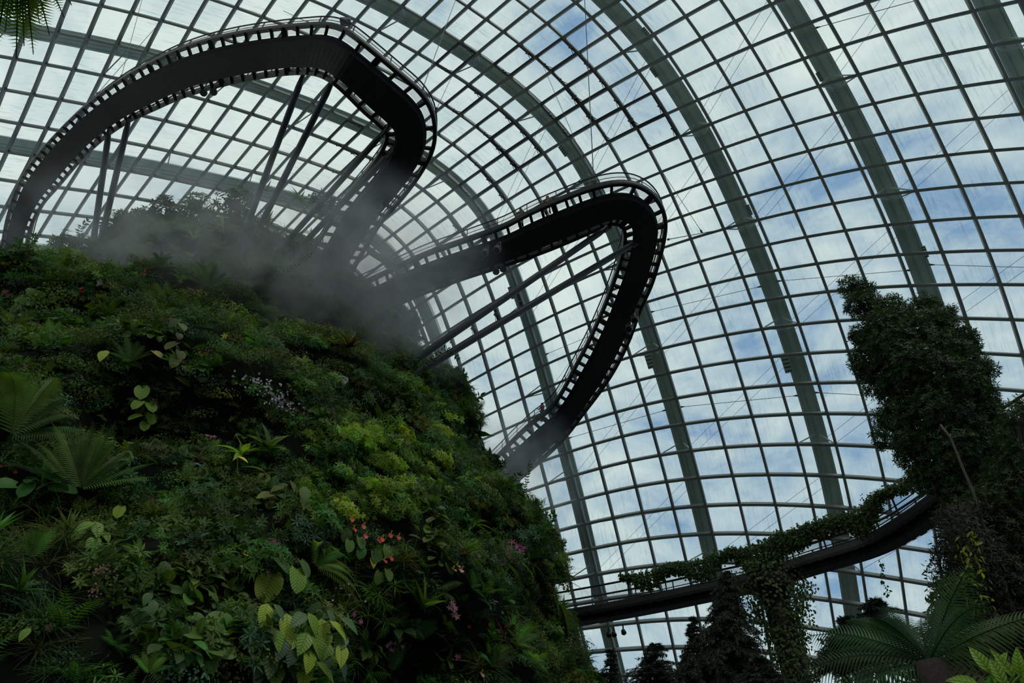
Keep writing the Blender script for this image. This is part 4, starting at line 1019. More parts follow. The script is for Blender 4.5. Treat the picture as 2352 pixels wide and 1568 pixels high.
LP = [(a, b_, c * 1.22, d) for a, b_, c, d in LP] + [(600 + 37 * (k % 6), 1455 + 28 * (k // 6) + 7 * (k % 3), 50, .5 * math.sin(k * 2.3)) for k in range(20)]
bigleaf(680, 1470, LP, V_LIME, 'large bushy plant with glowing lime green pointed leaves at the bottom edge', name='lime_leaved_plant', T=T_WIDE, lift=1.1, ml=[V_LIME, V_YEL, V_LIME, V_LIME, V_MID, V_YEL, V_MID, V_DARK, V_MID])
bigleaf(1140, 1290, [(1095,1288,44,-.8),(1125,1282,46,.3),(1160,1298,50,.5),(1185,1318,58,.8),(1150,1330,54,.9),(1215,1308,40,1.0),(1105,1268,34,-.4)], V_MID, 'big scalloped heart leaves on the right slope below the pink orchids', name='heart_leaved_plant', lift=.7)
bigleaf(1160, 1400, [(1140,1395,50,.7),(1165,1410,56,.9),(1190,1432,50,.8),(1205,1420,34,1.1)], V_MID, 'long dark lobed leaves low on the right slope', name='lobed_leaf_plant', lift=.6, T=T_WIDE)
bigleaf(1268, 1370, [(1275,1362,60,.5),(1300,1415,78,.25),(1285,1390,50,-.2),(1262,1345,40,.9)], G_OLIVE, 'long hanging edge lit leaves on the outline above the lowest walkway', name='hanging_leaf_plant', lift=.4, T=T_WIDE)
bigleaf(205, 1225, [(185,1222,40,-.4),(200,1205,38,-.8),(222,1210,40,.5),(240,1225,36,.8),(215,1245,42,.1),(190,1250,30,.2),(205,1262,26,.6)], V_LIME, 'cluster of curling yellow green leaves below the big shuttlecock fern', name='broad_leaved_plant', lift=.8, T=T_WIDE)
bigleaf(330, 930, [(326,897,34,.2),(316,926,26,-.3),(347,931,28,.6),(348,958,28,.4),(312,955,26,-.8),(333,975,24,.2)], V_LIME, 'climbing vine with round leaves right of the dark hollow', name='round_leaf_vine', lift=.7)
bigleaf(405, 790, [(402,738,26,-.2),(420,748,22,.6),(395,790,30,-.5),(415,812,26,.4),(402,830,26,0),(430,845,26,.8),(412,770,18,.3),(420,872,34,1.0)], G_OLIVE, 'climbing vine with dull round leaves left of the yellow flowers', name='round_leaf_vine', lift=.7)
bigleaf(333, 1022, [(333,1018,52,1.3)], leafm('brown papery leaf', (.17, .13, .11)), 'single brown papery leaf beside the shuttlecock fern', name='brown_leaf', lift=.8)
bigleaf(274, 1172, [(274,1172,26,0)], V_YEL, 'single bright yellow green leaf under the shuttlecock fern', name='single_leaf', lift=.9)
bigleaf(857, 1285, [(857,1287,28,.2)], mat('yellow autumn leaf', (.5, .34, .03), .5, trans=.3, tcol=(1.4, 1.1, .4)), 'single deep yellow leaf below the red anthuriums', name='single_leaf', lift=.8, T=T_WIDE)
bigleaf(360, 812, [(361,810,24,.9)], mat('pale yellow leaf', (.45, .4, .12), .5, trans=.3), 'single pale yellow leaf left of the yellow flower', name='single_leaf', lift=.8)
bigleaf(238, 815, [(238,812,34,0)], V_YEL, 'hanging yellow green folded leaf on the left slope', name='single_leaf', lift=.8, T=T_WIDE)
bigleaf(690, 737, [(690,738,26,.1),(662,735,22,-.4),(617,778,18,.3)], V_YEL, 'three pale round leaves scattered in thin mist below the strut feet', name='heart_leaved_plant', lift=.7)
bigleaf(245, 735, [(245,728,36,1.3),(272,742,30,1.2),(325,738,36,1.4),(255,775,34,-1.2),(330,725,20,1.4)], V_YEL, 'pale flat leaves seen edge on in the upper left slope', name='flat_leaved_plant', lift=.8, T=T_WIDE)
bigleaf(545, 1085, [(556,1052,26,1.2)], C_YELLOW, 'yellowing leaf beside the light edged rosette', name='single_leaf', lift=.9, T=T_WIDE)
bigleaf(60, 1455, [(59,1452,28,-.3)], V_LIME, 'single lime leaf low at the left edge', name='single_leaf', lift=.8, T=T_WIDE)
bigleaf(390, 1395, [(340,1370,30,-.2),(352,1390,34,.2),(335,1405,34,0),(372,1405,30,.5),(300,1430,36,-.5),(290,1470,40,-.2),(318,1500,40,.2),(345,1480,36,.4)], V_MID, 'shrub with mid green pointed leaves left of the lime green plant', name='broad_leaved_plant', lift=.7, T=T_WIDE)
bigleaf(560, 1330, [(545,1395,40,-.2),(560,1370,36,.8),(520,1420,36,-.6),(380,1320,40,.5),(400,1350,36,.2)], V_DARK, 'dark oval leaves left of the ribbed heart leaves', name='broad_leaved_plant', lift=.6, T=T_WIDE)
bigleaf(650, 1170, [(640,1120,36,-.9),(615,1135,44,-1.0),(700,1130,44,.1),(672,1112,30,.5),(700,1150,40,.2)], G_OLIVE, 'dull broad leaves hanging under the lime shrub, left part', name='broad_leaved_plant', lift=.6, T=T_WIDE)
bigleaf(965, 1120, [(942,1135,30,-.6),(958,1120,34,.4),(970,1142,28,.2),(960,1165,28,0),(985,1200,30,.2),(1000,1215,28,.6)], V_LIME, 'light edged curled leaves hanging right of the lime shrub', name='broad_leaved_plant', lift=.6, T=T_WIDE)
# --- anthuriums: red spathe over heart leaf
ANTH = [(808,1190,'topmost left'),(835,1206,'upper'),(812,1213,'left, below the topmost'),(840,1228,'middle left'),(868,1239,'centre and largest'),(878,1235,'centre, just right of the largest'),(897,1226,'tall upper right'),(915,1231,'rightmost of the row'),(882,1285,'lower left'),(898,1279,'lower right')]
for (x, y, w) in ANTH:
    p, nr = wall(x, y, .8); rt = thing('anthurium', '%s red anthurium flower of the group below the lime shrub' % w, 'flower', p, 'red anthuriums'); mp = m_per_px(p)
    obj_leaf('spathe', T_HEART, p, nz(-UP + nr * .8 + [.3 * math.sin(x), 0, 0]), nz(nr + UP * .5), 13 * mp, C_RED, rt)
    b = MB(); b.tube([p, p + nz(nr + UP) * 8 * mp], 1.2 * mp, 5); b.build('spadix', C_YELLOW, rt)
    q = p - UP * 22 * mp - nr * .1; obj_leaf('leaf', T_HEART, q, nz(-UP + nr * .3 + [.3 * math.cos(x), 0, 0]), nz(nr + UP * .4), 28 * mp, G_MID, rt, stalk=q + UP * .1 - nr * .3)
for (x, y, w) in [(560,1272,'upper, right of the yellowish leaves'),(553,1298,'lower left'),(1051,1278,'topmost on the right slope'),(1049,1297,'middle on the right slope'),(1040,1306,'lower left on the right slope'),(1060,1308,'greenish lowest on the right slope'),(1105,1545,'single, at the bottom edge of the right slope')]:
    p, nr = wall(x, y, .8); rt = thing('anthurium', '%s pale salmon anthurium flower' % w, 'flower', p, 'salmon anthuriums'); mp = m_per_px(p)
    obj_leaf('spathe', T_HEART, p, nz(-UP * .6 + nr * .8 + [.5 * math.sin(x), 0, 0]), nz(nr + UP * .9), 14 * mp, C_SALMON, rt)
    b = MB(); b.tube([p, p + nz(nr + UP) * 8 * mp], 1.2 * mp, 5); b.build('spadix', C_YELLOW, rt)
# --- blossoms
flowers(1192, 1258, 14, 13, 9, C_PINK, 'bunch of large pink orchid blossoms near the right outline', name='orchid_cluster', petals=5, ell=.7, T=T_OV3)
flowers(1175, 1268, 4, 6, 8, C_ROSE, 'paler pink orchid bloom left of the large bunch', name='orchid_cluster', T=T_OV3)
flowers(1043, 1400, 9, 5, 8, C_ROSE, 'hanging pink orchid spray below the scalloped leaves', name='orchid_cluster', ell=1.6, T=T_OV3)
flowers(612, 890, 60, 30, 3.2, C_WHITE, 'drift of tiny white flowers, upper left part', name='white_flower_drift', ell=.4, rot=.25)
flowers(650, 925, 60, 25, 3.2, mat('pale lilac petal', (.5, .38, .5), .6), 'drift of tiny lilac flowers below the upper white drift', name='white_flower_drift', ell=.5, rot=.5)
flowers(792, 962, 60, 22, 3, C_WHITE, 'drift of tiny white flowers above the lime shrub', name='white_flower_drift', ell=.7)
flowers(482, 1003, 8, 8, 4, C_PINK, 'small mauve flowers above the light edged rosettes', ell=.4)
flowers(620, 1245, 12, 12, 5, C_PINK, 'pink blossoms scattered above the ribbed heart leaves', ell=.4)
flowers(625, 1296, 14, 9, 5, C_PINK, 'upright spray of pink blossoms behind the ribbed heart leaves', ell=1.3)
flowers(815, 1425, 7, 12, 6, C_PINK, 'mauve blossoms right of the lime green plant', ell=1.2)
flowers(790, 1375, 16, 30, 3, C_WHITE, 'tiny white star flowers beside the drooping fern', ell=1.0)
flowers(905, 1478, 7, 8, 5.5, C_PINK, 'pink blossoms above the pale fern frond near the bottom')
flowers(1050, 1512, 3, 5, 5, C_PINK, 'small pink blossoms low on the right slope')
flowers(118, 1440, 3, 6, 7, C_ROSE, 'dull pink blossoms low on the left slope', ell=.4)
flowers(113, 1074, 7, 8, 7, C_ORANGE, 'bright orange flower cluster left of the shuttlecock fern', ell=.5, rot=.4)
flowers(20, 1085, 9, 16, 5, mat('dull orange petal', (.35, .12, .06), .6), 'dull reddish orange blossoms at the left edge')
flowers(225, 1310, 45, 22, 2.6, C_ROSE, 'dusty pink fine seed heads on the left slope', name='seed_heads', ell=.5)
flowers(218, 1360, 16, 7, 2.6, C_ROSE, 'smaller dusty seed head below the larger one', name='seed_heads')
flowers(517, 771, 1, 0, 9, C_YELLOW, 'single yellow flower on a long bare stem', petals=6, T=T_OV3)
flowers(535, 697, 1, 0, 8, C_YELLOW, 'single closed yellow bud above the yellow flower', petals=4, T=T_NAR)
flowers(872, 1066, 1, 0, 8, C_YELLOW, 'single yellow flower inside the lime shrub', petals=6, T=T_OV3)
flowers(225, 646, 5, 4, 5, C_WHITE, 'white blossom cluster in mist on the upper left slope')
flowers(163, 711, 5, 4, 5, mat('cream pink petal', (.6, .45, .42), .6), 'cream pink blossom on the left slope')
flowers(12, 674, 7, 6, 5, C_ROSE, 'pale rose blossoms on the left edge')
flowers(330, 624, 3, 3, 4, C_RED, 'small red blossom in the mist, right of the white cluster')
flowers(189, 667, 3, 3, 4, C_RED, 'small red blossom left of the white cluster')
flowers(1150, 1440, 6, 16, 4, C_RED, 'tiny red blossoms low on the right slope', ell=.5)
# --- twigs standing out
twig([(958,880),(985,835),(1025,800),(1052,822)], G_DARK, 'upright twig rising against the glass beside the long strut feet', 9, 8)
twig([(945,960),(990,940),(1050,938),(1103,908)], G_DARK, 'horizontal leafy twig reaching out from the right outline', 14, 9)
twig([(1195,1178),(1203,1130),(1212,1090),(1217,1062)], G_DARK, 'single tall upright twig on the right outline left of the walkway end', 8, 6, lift=.2)
twig([(1150,1135),(1165,1115),(1190,1090)], G_DARK, 'short leafy twig leaning right below the walkway end', 11, 6, lift=.2)
twig([(1190,1230),(1235,1225),(1262,1200),(1270,1182)], G_DARK, 'leafy branch pointing up right beside the pink orchids', 13, 5, lift=.2)
twig([(1205,1240),(1255,1235),(1290,1250)], G_DARK, 'leafy branch tip drooping right beside the pink orchids', 14, 5, lift=.2)
twig([(1200,1200),(1240,1210),(1275,1225)], G_DARK, 'leafy branch between the two others beside the pink orchids', 14, 5, lift=.2)
twig([(745,650),(760,575),(735,552),(705,555),(668,575)], G_DARK, 'thin arching twig curving over in the mist', 6, 6, lift=1.2)
twig([(600,668),(650,628),(685,605),(712,585)], G_DARK, 'straight thin twig slanting up right in the mist', 7, 7, lift=1.0)
twig([(598,600),(560,535),(510,530),(470,488)], G_DARK, 'dark twig reaching up left across the tall strut feet', 11, 8, lift=1.5)
twig([(575,600),(600,560),(590,530)], G_DARK, 'dark leafy twig hugging the tall strut feet', 11, 5, lift=1.5)
twig([(190,560),(185,525),(200,508)], G_DARK, 'sprig of leaves on the skyline left of the leftmost struts', 9, 5, lift=.3)
twig([(75,590),(70,560),(80,540)], G_DARK, 'sprig of leaves at the foot of the upper walkway', 9, 5, lift=.3)
twig([(60,600),(45,575),(40,550)], G_DARK, 'sprig of leaves on the skyline at the far left', 9, 5, lift=.3)
twig([(585,868),(560,820),(530,785),(518,774)], G_OLIVE, 'long bare stem carrying the single yellow flower', 4, 60, lift=.9, group='bare stems')
twig([(920,1010),(900,960),(870,935)], STEM, 'thin bare stem above the lime shrub', 4, 60, lift=.8, group='bare stems')
twig([(425,1010),(428,970),(430,940)], STEM, 'thin bare stem right of the round leaved vine', 4, 60, lift=.8, group='bare stems')
twig([(430,980),(470,1020),(480,1060),(490,1110)], G_MID, 'leafy stem hanging beside the light edged rosettes', 14, 9, lift=.8)

# outline shrubs on the skyline
for k, (x, y, s, n, m, lab) in enumerate([(385,490,44,16,G_DARK,'rounded leafy shrub on the skyline, left of the tall struts'),(335,500,30,12,G_DARK,'low leafy shrub on the skyline left of the rounded one'),(460,470,36,14,G_MID,'bushy shrub on the skyline behind the left tall strut'),
        (540,455,40,14,G_MID,'domed shrub on the skyline between the tall struts'),(250,530,34,12,G_DARK,'dark shrub on the skyline right of the leftmost struts'),(150,555,30,12,G_DARK,'dark shrub on the skyline left of the leftmost struts'),
        (740,460,32,12,G_DARK,'grey misted shrub on the skyline right of the struts'),(300,515,28,12,G_DARK,'small shrub in the dip of the skyline')]):
    p, nr = wall(x, y + s * .5, .2); mp = m_per_px(p); rt = thing('skyline_shrub', lab, 'shrub', p)
    b = clump_whorl(np.random.default_rng(100 + k), 46, .3 * .5, T_OV3, .5, 6); V = np.concatenate(b.v) * s * mp * 2.1 + p + UP * s * mp * .3; b2 = MB(); b2.add_arr(V, np.array([f for f in b.f if len(f) == 4])); b2.build('foliage', m, rt)
    b = MB(); 
    for q in range(5): b.tube([p, p + nz([math.sin(q * 2.), -.3, 1]) * s * mp * .8], .02, 4, cap=False)
    b.build('stems', STEM, rt)

for k, (x, y, s, n, m, lab) in enumerate([(935,765,26,12,G_DARK,'dark shrub on the right outline between the two silhouetted bromeliads'),(1048,935,34,14,G_MID,'leafy shrub on the right outline below the long strut feet'),(1085,960,22,10,G_DARK,'small shrub standing out right of the leafy outline shrub'),
        (1125,1060,34,14,G_DARK,'dark shrub on the outline just left of the middle walkway end'),(1150,1120,26,12,G_MID,'shrub tucked under the middle walkway end'),(1225,1230,40,16,G_DARK,'dense dark shrub on the outline beside the pink orchids'),
        (1245,1300,24,12,G_OLIVE,'narrow shrub on the outline below the dense dark one'),(1265,1450,32,14,G_MID,'shrub on the outline at the mountain end of the lowest walkway'),(1320,1520,40,16,G_DARK,'dark spreading shrub at the foot of the right outline'),(1345,1555,34,14,G_DARK,'lowest dark shrub at the bottom edge right of the mountain')]):
    p, nr = wall(x - 8, y, .1); mp = m_per_px(p); rt = thing('outline_shrub', lab, 'shrub', p)
    b = clump_whorl(np.random.default_rng(200 + k), 44, .15, T_OV3 if k % 2 else T_NAR, .5, 6); q = at_d(x, y, np.linalg.norm(p)); V = np.concatenate(b.v) * s * mp * 2.0 + q - UP * s * mp * .2; b2 = MB(); b2.add_arr(V, np.array([f for f in b.f if len(f) == 4])); b2.build('foliage', m, rt)
    b = MB()
    for j in range(5): b.tube([p - nz(p) * -.2, (p + q) / 2, q + nz([math.sin(j * 2.), -.3, 1]) * s * mp * .6], .018, 4, cap=False)
    b.build('stems', STEM, rt)

# ------------------------------------------------------------------ trees on the right
def tree(name, label, trunkpts, H, blobs, m, leafT, leafpx, dens, trunk_r=.12, cat='tree', barkm='bark', jit=1.2, seed=0, branches=True, whorl=True):
    """trunkpts: pixels of the stem at horizontal distance H; blobs (px, py, r_px, dh)"""
    r = np.random.default_rng(seed)
    tp = np.array([at_h(x, y, H) for x, y in trunkpts]); base = tp[0].copy(); base[2] = -1.6
    rt = thing(name, label, cat, base)
    T_ = bez(np.vstack([base, tp]), 20); b = MB(); b.tube(T_, np.linspace(trunk_r * 1.3, trunk_r * .4, 20), 9); b.build('trunk', M[barkm], rt, smooth=True)
    bb = MB(); fb = MB(); pos, Y, Z, Ls = [], [], [], []
    for (x, y, rp, dh) in blobs:
        c = at_h(x, y, H + dh); R = rp * 1.12 * np.linalg.norm(c) / FPX; mp = np.linalg.norm(c) / FPX
        # branch from the stem
        k = int(np.argmin(np.abs(T_[:, 2] - (c[2] - R * .8)))); s0 = T_[k]
        mid = (s0 + c) / 2 + UP * -.1
        bb.tube(bez([s0, mid, c, c + nz(c - s0) * R * .5], 6), np.linspace(trunk_r * .35, .012, 6), 5, cap=False)
        nt_ = int(dens * 7 * (R / .5) ** 2)
        for q in range(nt_):
            d = nz(r.normal(size=3) * [1, 1, .85]); tip = c + d * R * r.uniform(.35, 1.0) ** .6; ax = nz(d + UP * .35 + r.normal(size=3) * .3)
            u = nz(np.cross(ax, r.normal(size=3))); w = np.cross(ax, u); L = leafpx * mp
            nl = 7 if whorl else 5
            for a in range(nl):
                o_ = math.cos(a * 6.283 / nl) * u + math.sin(a * 6.283 / nl) * w
                pos.append(tip + ax * L * r.uniform(-.4, .3)); Y.append(o_ * .8 + ax * r.uniform(.1, .7)); Z.append(ax); Ls.append(L * r.uniform(.7, 1.2))
    scat(fb, leafT, pos, Y, Z, Ls)
    bb.build('branches', M[barkm], rt); o = fb.build('foliage', m, rt); return rt, T_
TB = [(1955,660,24,0),(1985,672,22,.3),(1975,700,28,0),(2010,715,28,.2),(2045,705,26,.5),(2060,735,34,0),(2020,745,30,-.3),(1995,775,28,.2),(1975,770,22,0),(2115,705,24,.6),(2140,705,18,.8),(2150,735,28,.4),(2120,750,34,0),(2090,775,40,0),
      (2050,790,40,-.4),(2005,810,34,0),(1985,830,28,.3),(1990,850,22,0),(2175,720,16,.9),(2185,765,30,.5),(2215,775,22,.8),(2230,790,18,.9),(2150,800,42,0),(2100,840,46,-.5),(2050,860,44,0),(2020,880,34,.4),(2200,820,34,.3),(2160,860,46,-.3),
      (2230,850,36,.4),(2215,895,40,0),(2260,850,22,.8),(2250,900,30,.6),(2110,895,44,0),(2060,905,32,.3),(2140,940,44,-.4),(2090,960,44,0),(2050,960,36,.3),(2040,1000,30,.2),(2080,1010,36,-.2),(2130,1000,46,0),(2190,960,46,0),(2245,950,36,.5),
      (2275,930,20,.9),(2280,960,24,.7),(2240,1000,40,.2),(2190,1030,44,-.3),(2140,1060,40,0),(2095,1045,30,.3),(2130,1100,32,.2),(2175,1095,40,0),(2230,1060,42,.3),(2270,1020,34,.6),(2260,1100,40,.3),(2215,1130,40,0)]
tree('evergreen_tree', 'tall dark evergreen tree with knobbly crown standing in front of the glass at the right', [(2300,1500),(2285,1300),(2250,1180),(2205,1060),(2150,950),(2090,850),(2010,740)], 14, TB, G_TREE, leaf_t(.27, .1, .1, 'ovate', 2), 8.5, 56, .17, seed=3)
TB2 = [(2330,960,26,0),(2345,1000,30,.4),(2310,1020,24,0),(2340,1060,34,0),(2300,1080,30,.3),(2330,1120,40,0),(2290,1150,40,0),(2345,1180,40,.3),(2300,1220,44,0),(2340,1260,44,.2),(2270,1260,44,0),(2300,1310,44,0),(2345,1340,40,0),(2260,1330,44,0),(2240,1210,34,0),(2215,1170,26,0),(2330,1410,44,0),(2280,1390,40,0),(2345,930,18,.2)]
tree('evergreen_tree', 'second dark evergreen cut by the right edge, lower than the tall knobbly one', [(2380,1500),(2370,1300),(2350,1120),(2340,980)], 13, TB2, G_TREE, leaf_t(.3, .1, .1, 'ovate', 2), 8.5, 48, .09, seed=4)
TB3 = [(2235 + 36 * (k % 4) + 10 * ((k // 4) % 2), 1010 + 42 * (k // 4), 44, .4 * math.sin(k)) for k in range(52)]
tree('evergreen_tree', 'dark mass of evergreen foliage behind the leaning trunk at the right edge', [(2300,1560),(2300,1300),(2300,1050)], 15.5, TB3, G_TREE, leaf_t(.3, .1, .1, 'ovate', 2), 8.5, 34, .12, seed=9)
# leaning pale stem in front of the tall tree
P_ = np.array([at_h(x, y, 12.6) for x, y in [(2290,1300),(2262,1210),(2235,1130),(2205,1060),(2180,1000),(2160,975)]])
rt = thing('leaning_trunk', 'pale slender trunk leaning left across the dark evergreen tree', 'trunk', (P_[0][0], P_[0][1], -1.6))
b = MB(); b.tube(bez(np.vstack([[P_[0][0] + .25, P_[0][1], -1.6], P_]), 30), np.linspace(.055, .018, 30), 8); b.build('stem', M['barkp'], rt, smooth=True)
# ivy and fern covered mass below the tall tree
def leafy_column(name, label, pts, H, w_px, n, m, leafpx, T, cat, seed, core=True, corem='bark', hang=.5):
    r = np.random.default_rng(seed); P = np.array([at_h(x, y, H) for x, y in pts]); base = P[-1].copy(); base[2] = -1.6
    Q = np.vstack([P, base]); W = np.array([w * np.linalg.norm(p) / FPX for w, p in zip(list(w_px) + [w_px[-1]], Q)]) / 2
    rt = thing(name, label, cat, base)
    if core: b = MB(); b.tube(bez(Q, 16), np.interp(np.linspace(0, 1, 16), np.linspace(0, 1, len(W)), W * .45), 12); b.build('stem', M[corem], rt, smooth=True)
    t = r.uniform(0, 1, n) * (len(Q) - 1.4); k = t.astype(int); u = (t - k)[:, None]; C_ = Q[k] * (1 - u) + Q[k + 1] * u; w_ = W[k] * (1 - u[:, 0]) + W[k + 1] * u[:, 0]
    a = r.uniform(0, 6.283, n); o_ = np.stack([np.cos(a), np.sin(a), np.zeros(n)], 1); rr = w_ * r.uniform(.5, 1.12, n)
    lump = 1 + .22 * np.sin(C_[:, 2] * 4.1 + a * 3)
    pos = C_ + o_ * (rr * lump)[:, None]; Y = np.cross(o_, rdir(r, n)) + np.array([0, 0, -hang]) + o_ * .4
    b = MB(); L = leafpx * np.linalg.norm(pos, axis=1) / FPX * r.uniform(.6, 1.3, n); scat(b, T, pos, Y, o_ + rdir(r, n) * .5 + UP * .4, L); b.build('foliage', m, rt); return rt
leafy_column('ivy_covered_trunk', 'shaggy trunk wrapped in epiphytes under the tall evergreen tree', [(2205,1170),(2230,1260),(2250,1360),(2270,1480)], 12.8, [90,120,130,150], 11000, G_SHAG, 12, T_NAR, 'trunk', 31)
leafy_column('ivy_covered_trunk', 'leaf covered trunk at the right edge behind the tree fern', [(2300,1180),(2315,1300),(2325,1480)], 13.6, [110,130,150], 9000, G_TREE, 11, T_OV3, 'trunk', 32)
leafy_column('climbing_vine', 'thin yellow green vine hanging down the shaggy trunk', [(2215,1230),(2228,1290),(2235,1340),(2250,1400)], 12.1, [36,40,44,40], 110, G_LIME, 13, T_OV3, 'vine', 33, core=False)
leafy_column('dark_shrub', 'dark shrub left of the shaggy trunk, above the tree fern fronds', [(2190,1330),(2188,1380),(2190,1450)], 12.4, [45,80,90], 2200, G_DARK, 11, T_OV3, 'shrub', 34)

# ------------------------------------------------------------------ conifers
def conifer(name, label, px, top, bot, H, half_px, m, seed, nlev=15, droop=.5, twig=.32, needle=7, dens=1.0, lean=0, core=.05, arch=0.):
    r = np.random.default_rng(seed); A = at_h(px + lean, top, H); Bm = at_h(px, bot, H); base = Bm.copy(); base[2] = -1.6
    rt = thing(name, label, 'conifer', base); b = MB(); b.tube([base, Bm, A], [core * 2, core * 1.3, core * .3], 7); b.build('trunk', M['bark'], rt)
    mp = np.linalg.norm(Bm) / FPX; bb = MB(); pos, Y, Z, Ls = [], [], [], []
    nlev = int(nlev * 1.7)
    for l in range(nlev):
        f = (l + .2) / nlev; c = A + (Bm - A) * f; R = half_px * mp * (f ** .75) * r.uniform(.8, 1.1) + .1; nb_ = 6 + int(4 * f)
        for q in range(nb_):
            a = r.uniform(0, 6.28); d = np.array([math.cos(a), math.sin(a), 0]); Rr = R * r.uniform(.7, 1.1); t = np.linspace(0, 1, 7)
            P = np.array([c + d * Rr * k + UP * Rr * (.25 * k + arch * k - droop * k ** 2 * 1.1) for k in t]); bb.tube(P, np.linspace(.02, .005, 7), 4, cap=False)
            nt_ = max(4, int(Rr / .13 * dens))
            for k in range(nt_):
                u = (k + .5) / nt_; p = np.array([np.interp(u, t, P[:, e]) for e in range(3)]); tg = nz(P[min(6, int(u * 6) + 1)] - P[int(u * 6)])
                for s in (-1, 1):
                    side = nz(np.cross(tg, UP)) * s; tl = twig * (1.1 - .5 * u) * r.uniform(.6, 1.2) * min(1, R * 1.4); td = nz(side * .8 + tg * .8 - UP * droop * .8 + r.normal(size=3) * .15)
                    m_ = max(4, int(tl / .028))
                    bb.tube([p, p + td * tl], .004, 3, cap=False)
                    for e in range(m_):
                        pp = p + td * tl * (e + .5) / m_
                        for _ in range(3): o_ = nz(np.cross(td, r.normal(size=3))); pos.append(pp); Y.append(o_ * .7 + td * .7); Z.append(np.cross(o_, td)); Ls.append(needle * mp * r.uniform(.7, 1.2))
    fb = MB(); scat(fb, leaf_t(.22, 0, .1, 'needle', 1), pos, Y, Z, Ls); bb.build('branches', M['bark'], rt); fb.build('foliage', m, rt); return rt
conifer('conifer', 'large drooping conifer in front of the lowest walkway, left of the ivy pier', 1668, 1312, 1575, 20, 104, G_PINE, 41, 17, .62, .36, 7, 1.0)
conifer('conifer', 'small flat topped conifer left of the large drooping one', 1505, 1478, 1580, 19, 66, G_PINE, 42, 8, .25, .26, 6, 1.1)
conifer('conifer', 'dark spreading spruce between the ivy pier and the tree fern, taller one', 2010, 1378, 1520, 15, 100, G_PINE, 43, 11, .3, .28, 9, 1.2)
conifer('conifer', 'lower spreading spruce left of the taller one by the tree fern', 1940, 1420, 1540, 15.6, 74, G_PINE, 44, 8, .3, .26, 9, 1.1)
conifer('conifer', 'thin wispy young conifer beside the mountain foot', 1402, 1492, 1660, 21, 26, G_PINE, 45, 9, .3, .2, 6, .8)
conifer('conifer', 'slender light conifer touching the large drooping one on its left', 1592, 1418, 1580, 21.5, 34, G_PINE, 46, 12, .35, .22, 6, .7)
conifer('conifer', 'low bushy conifer at the foot of the ivy pier', 1745, 1510, 1590, 18, 60, G_PINE, 47, 6, .3, .28, 7, 1.1)
conifer('conifer', 'drooping conifer at the bottom edge between the small and the large one', 1580, 1500, 1580, 18.5, 44, G_PINE, 48, 8, .7, .3, 7, .9)

G_TFERN = leafm('deep tree fern green', (.03, .065, .018), trans=.35)
# ------------------------------------------------------------------ tree fern at the lower right
tf = at_h(2135, 1520, 9.0); base = tf.copy(); base[2] = -1.6
rt = thing('tree_fern', 'large tree fern with fibrous trunk and wide lacy fronds at the lower right', 'tree fern', base)
b = MB(); b.tube(bez([base, (base + tf) / 2 + [.05, 0, 0], tf], 8), [.2, .19, .19, .2, .2, .21, .22, .16], 12); b.build('trunk', M['fibre'], rt, smooth=True)
vw = nz(tf * [1, 1, 0]); sd = nz(np.cross(vw, UP))
mp = np.linalg.norm(tf) / FPX
for k, (ang, Lp, dep, dr) in enumerate([(.62, 270, -.2, .22), (.35, 210, .3, .3), (.1, 190, .5, .35), (-.25, 210, .3, .3), (-.6, 240, .1, .4), (-.95, 290, -.2, .4), (-1.25, 300, -.3, .45), (-1.5, 330, .1, .4), (1.0, 260, .3, .25), (1.25, 300, -.3, .25), (1.55, 260, .2, .3), (-.45, 200, -.5, .5), (.8, 220, -.6, .4), (-1.7, 240, -.4, .3), (.5, 190, .6, .2)]):
    d = nz(UP * math.cos(ang) + sd * math.sin(ang) + vw * dep); b = MB()
    frond(b, tf, d, nz(-vw * .8 + UP * .5), Lp * mp * .92, dr, 36, .24, T=leaf_t(.075, .05, .45, 'pinna', 4), rr=.008); b.build('frond', G_TFERN, rt)
b = MB()
for k in range(7):
    a = -1.6 + k * .5; d = nz(sd * math.sin(a) * 1.2 - UP * .5 - vw * .4); frond(b, tf - UP * .1, d, -vw, .9, .5, 16, .2, T=T_PIN, rr=.008)
b.build('dead_fronds', G_BROWN, rt)
# fern top left
tl = at_d(40, -190, 6.0)
rt = thing('overhanging_fern', 'dark overhanging fern fronds in the upper left corner', 'fern', tl)
vw = nz(tl); 
for k, (tx, ty) in enumerate([(-70, 60), (-20, 95), (25, 120), (60, 105), (95, 70), (130, 40), (140, 5), (0, 60), (75, 50), (40, 85)]):
    q = at_d(tx, ty, 6.0 + .1 * (k % 3)); d = q - tl; b = MB(); frond(b, tl + nz(d) * .05, nz(d + UP * .12), -vw, np.linalg.norm(d), .06, 34, .2, T=leaf_t(.14, .05, .2, 'pinna', 2), rr=.008); b.build('frond', G_FERN, rt)
b = MB(); b.tube(bez([tl, tl + [-.8, .3, .9], tl + [-2.5, 1, 1.2]], 8), .12, 8); b.build('stem', M['fibre'], rt)
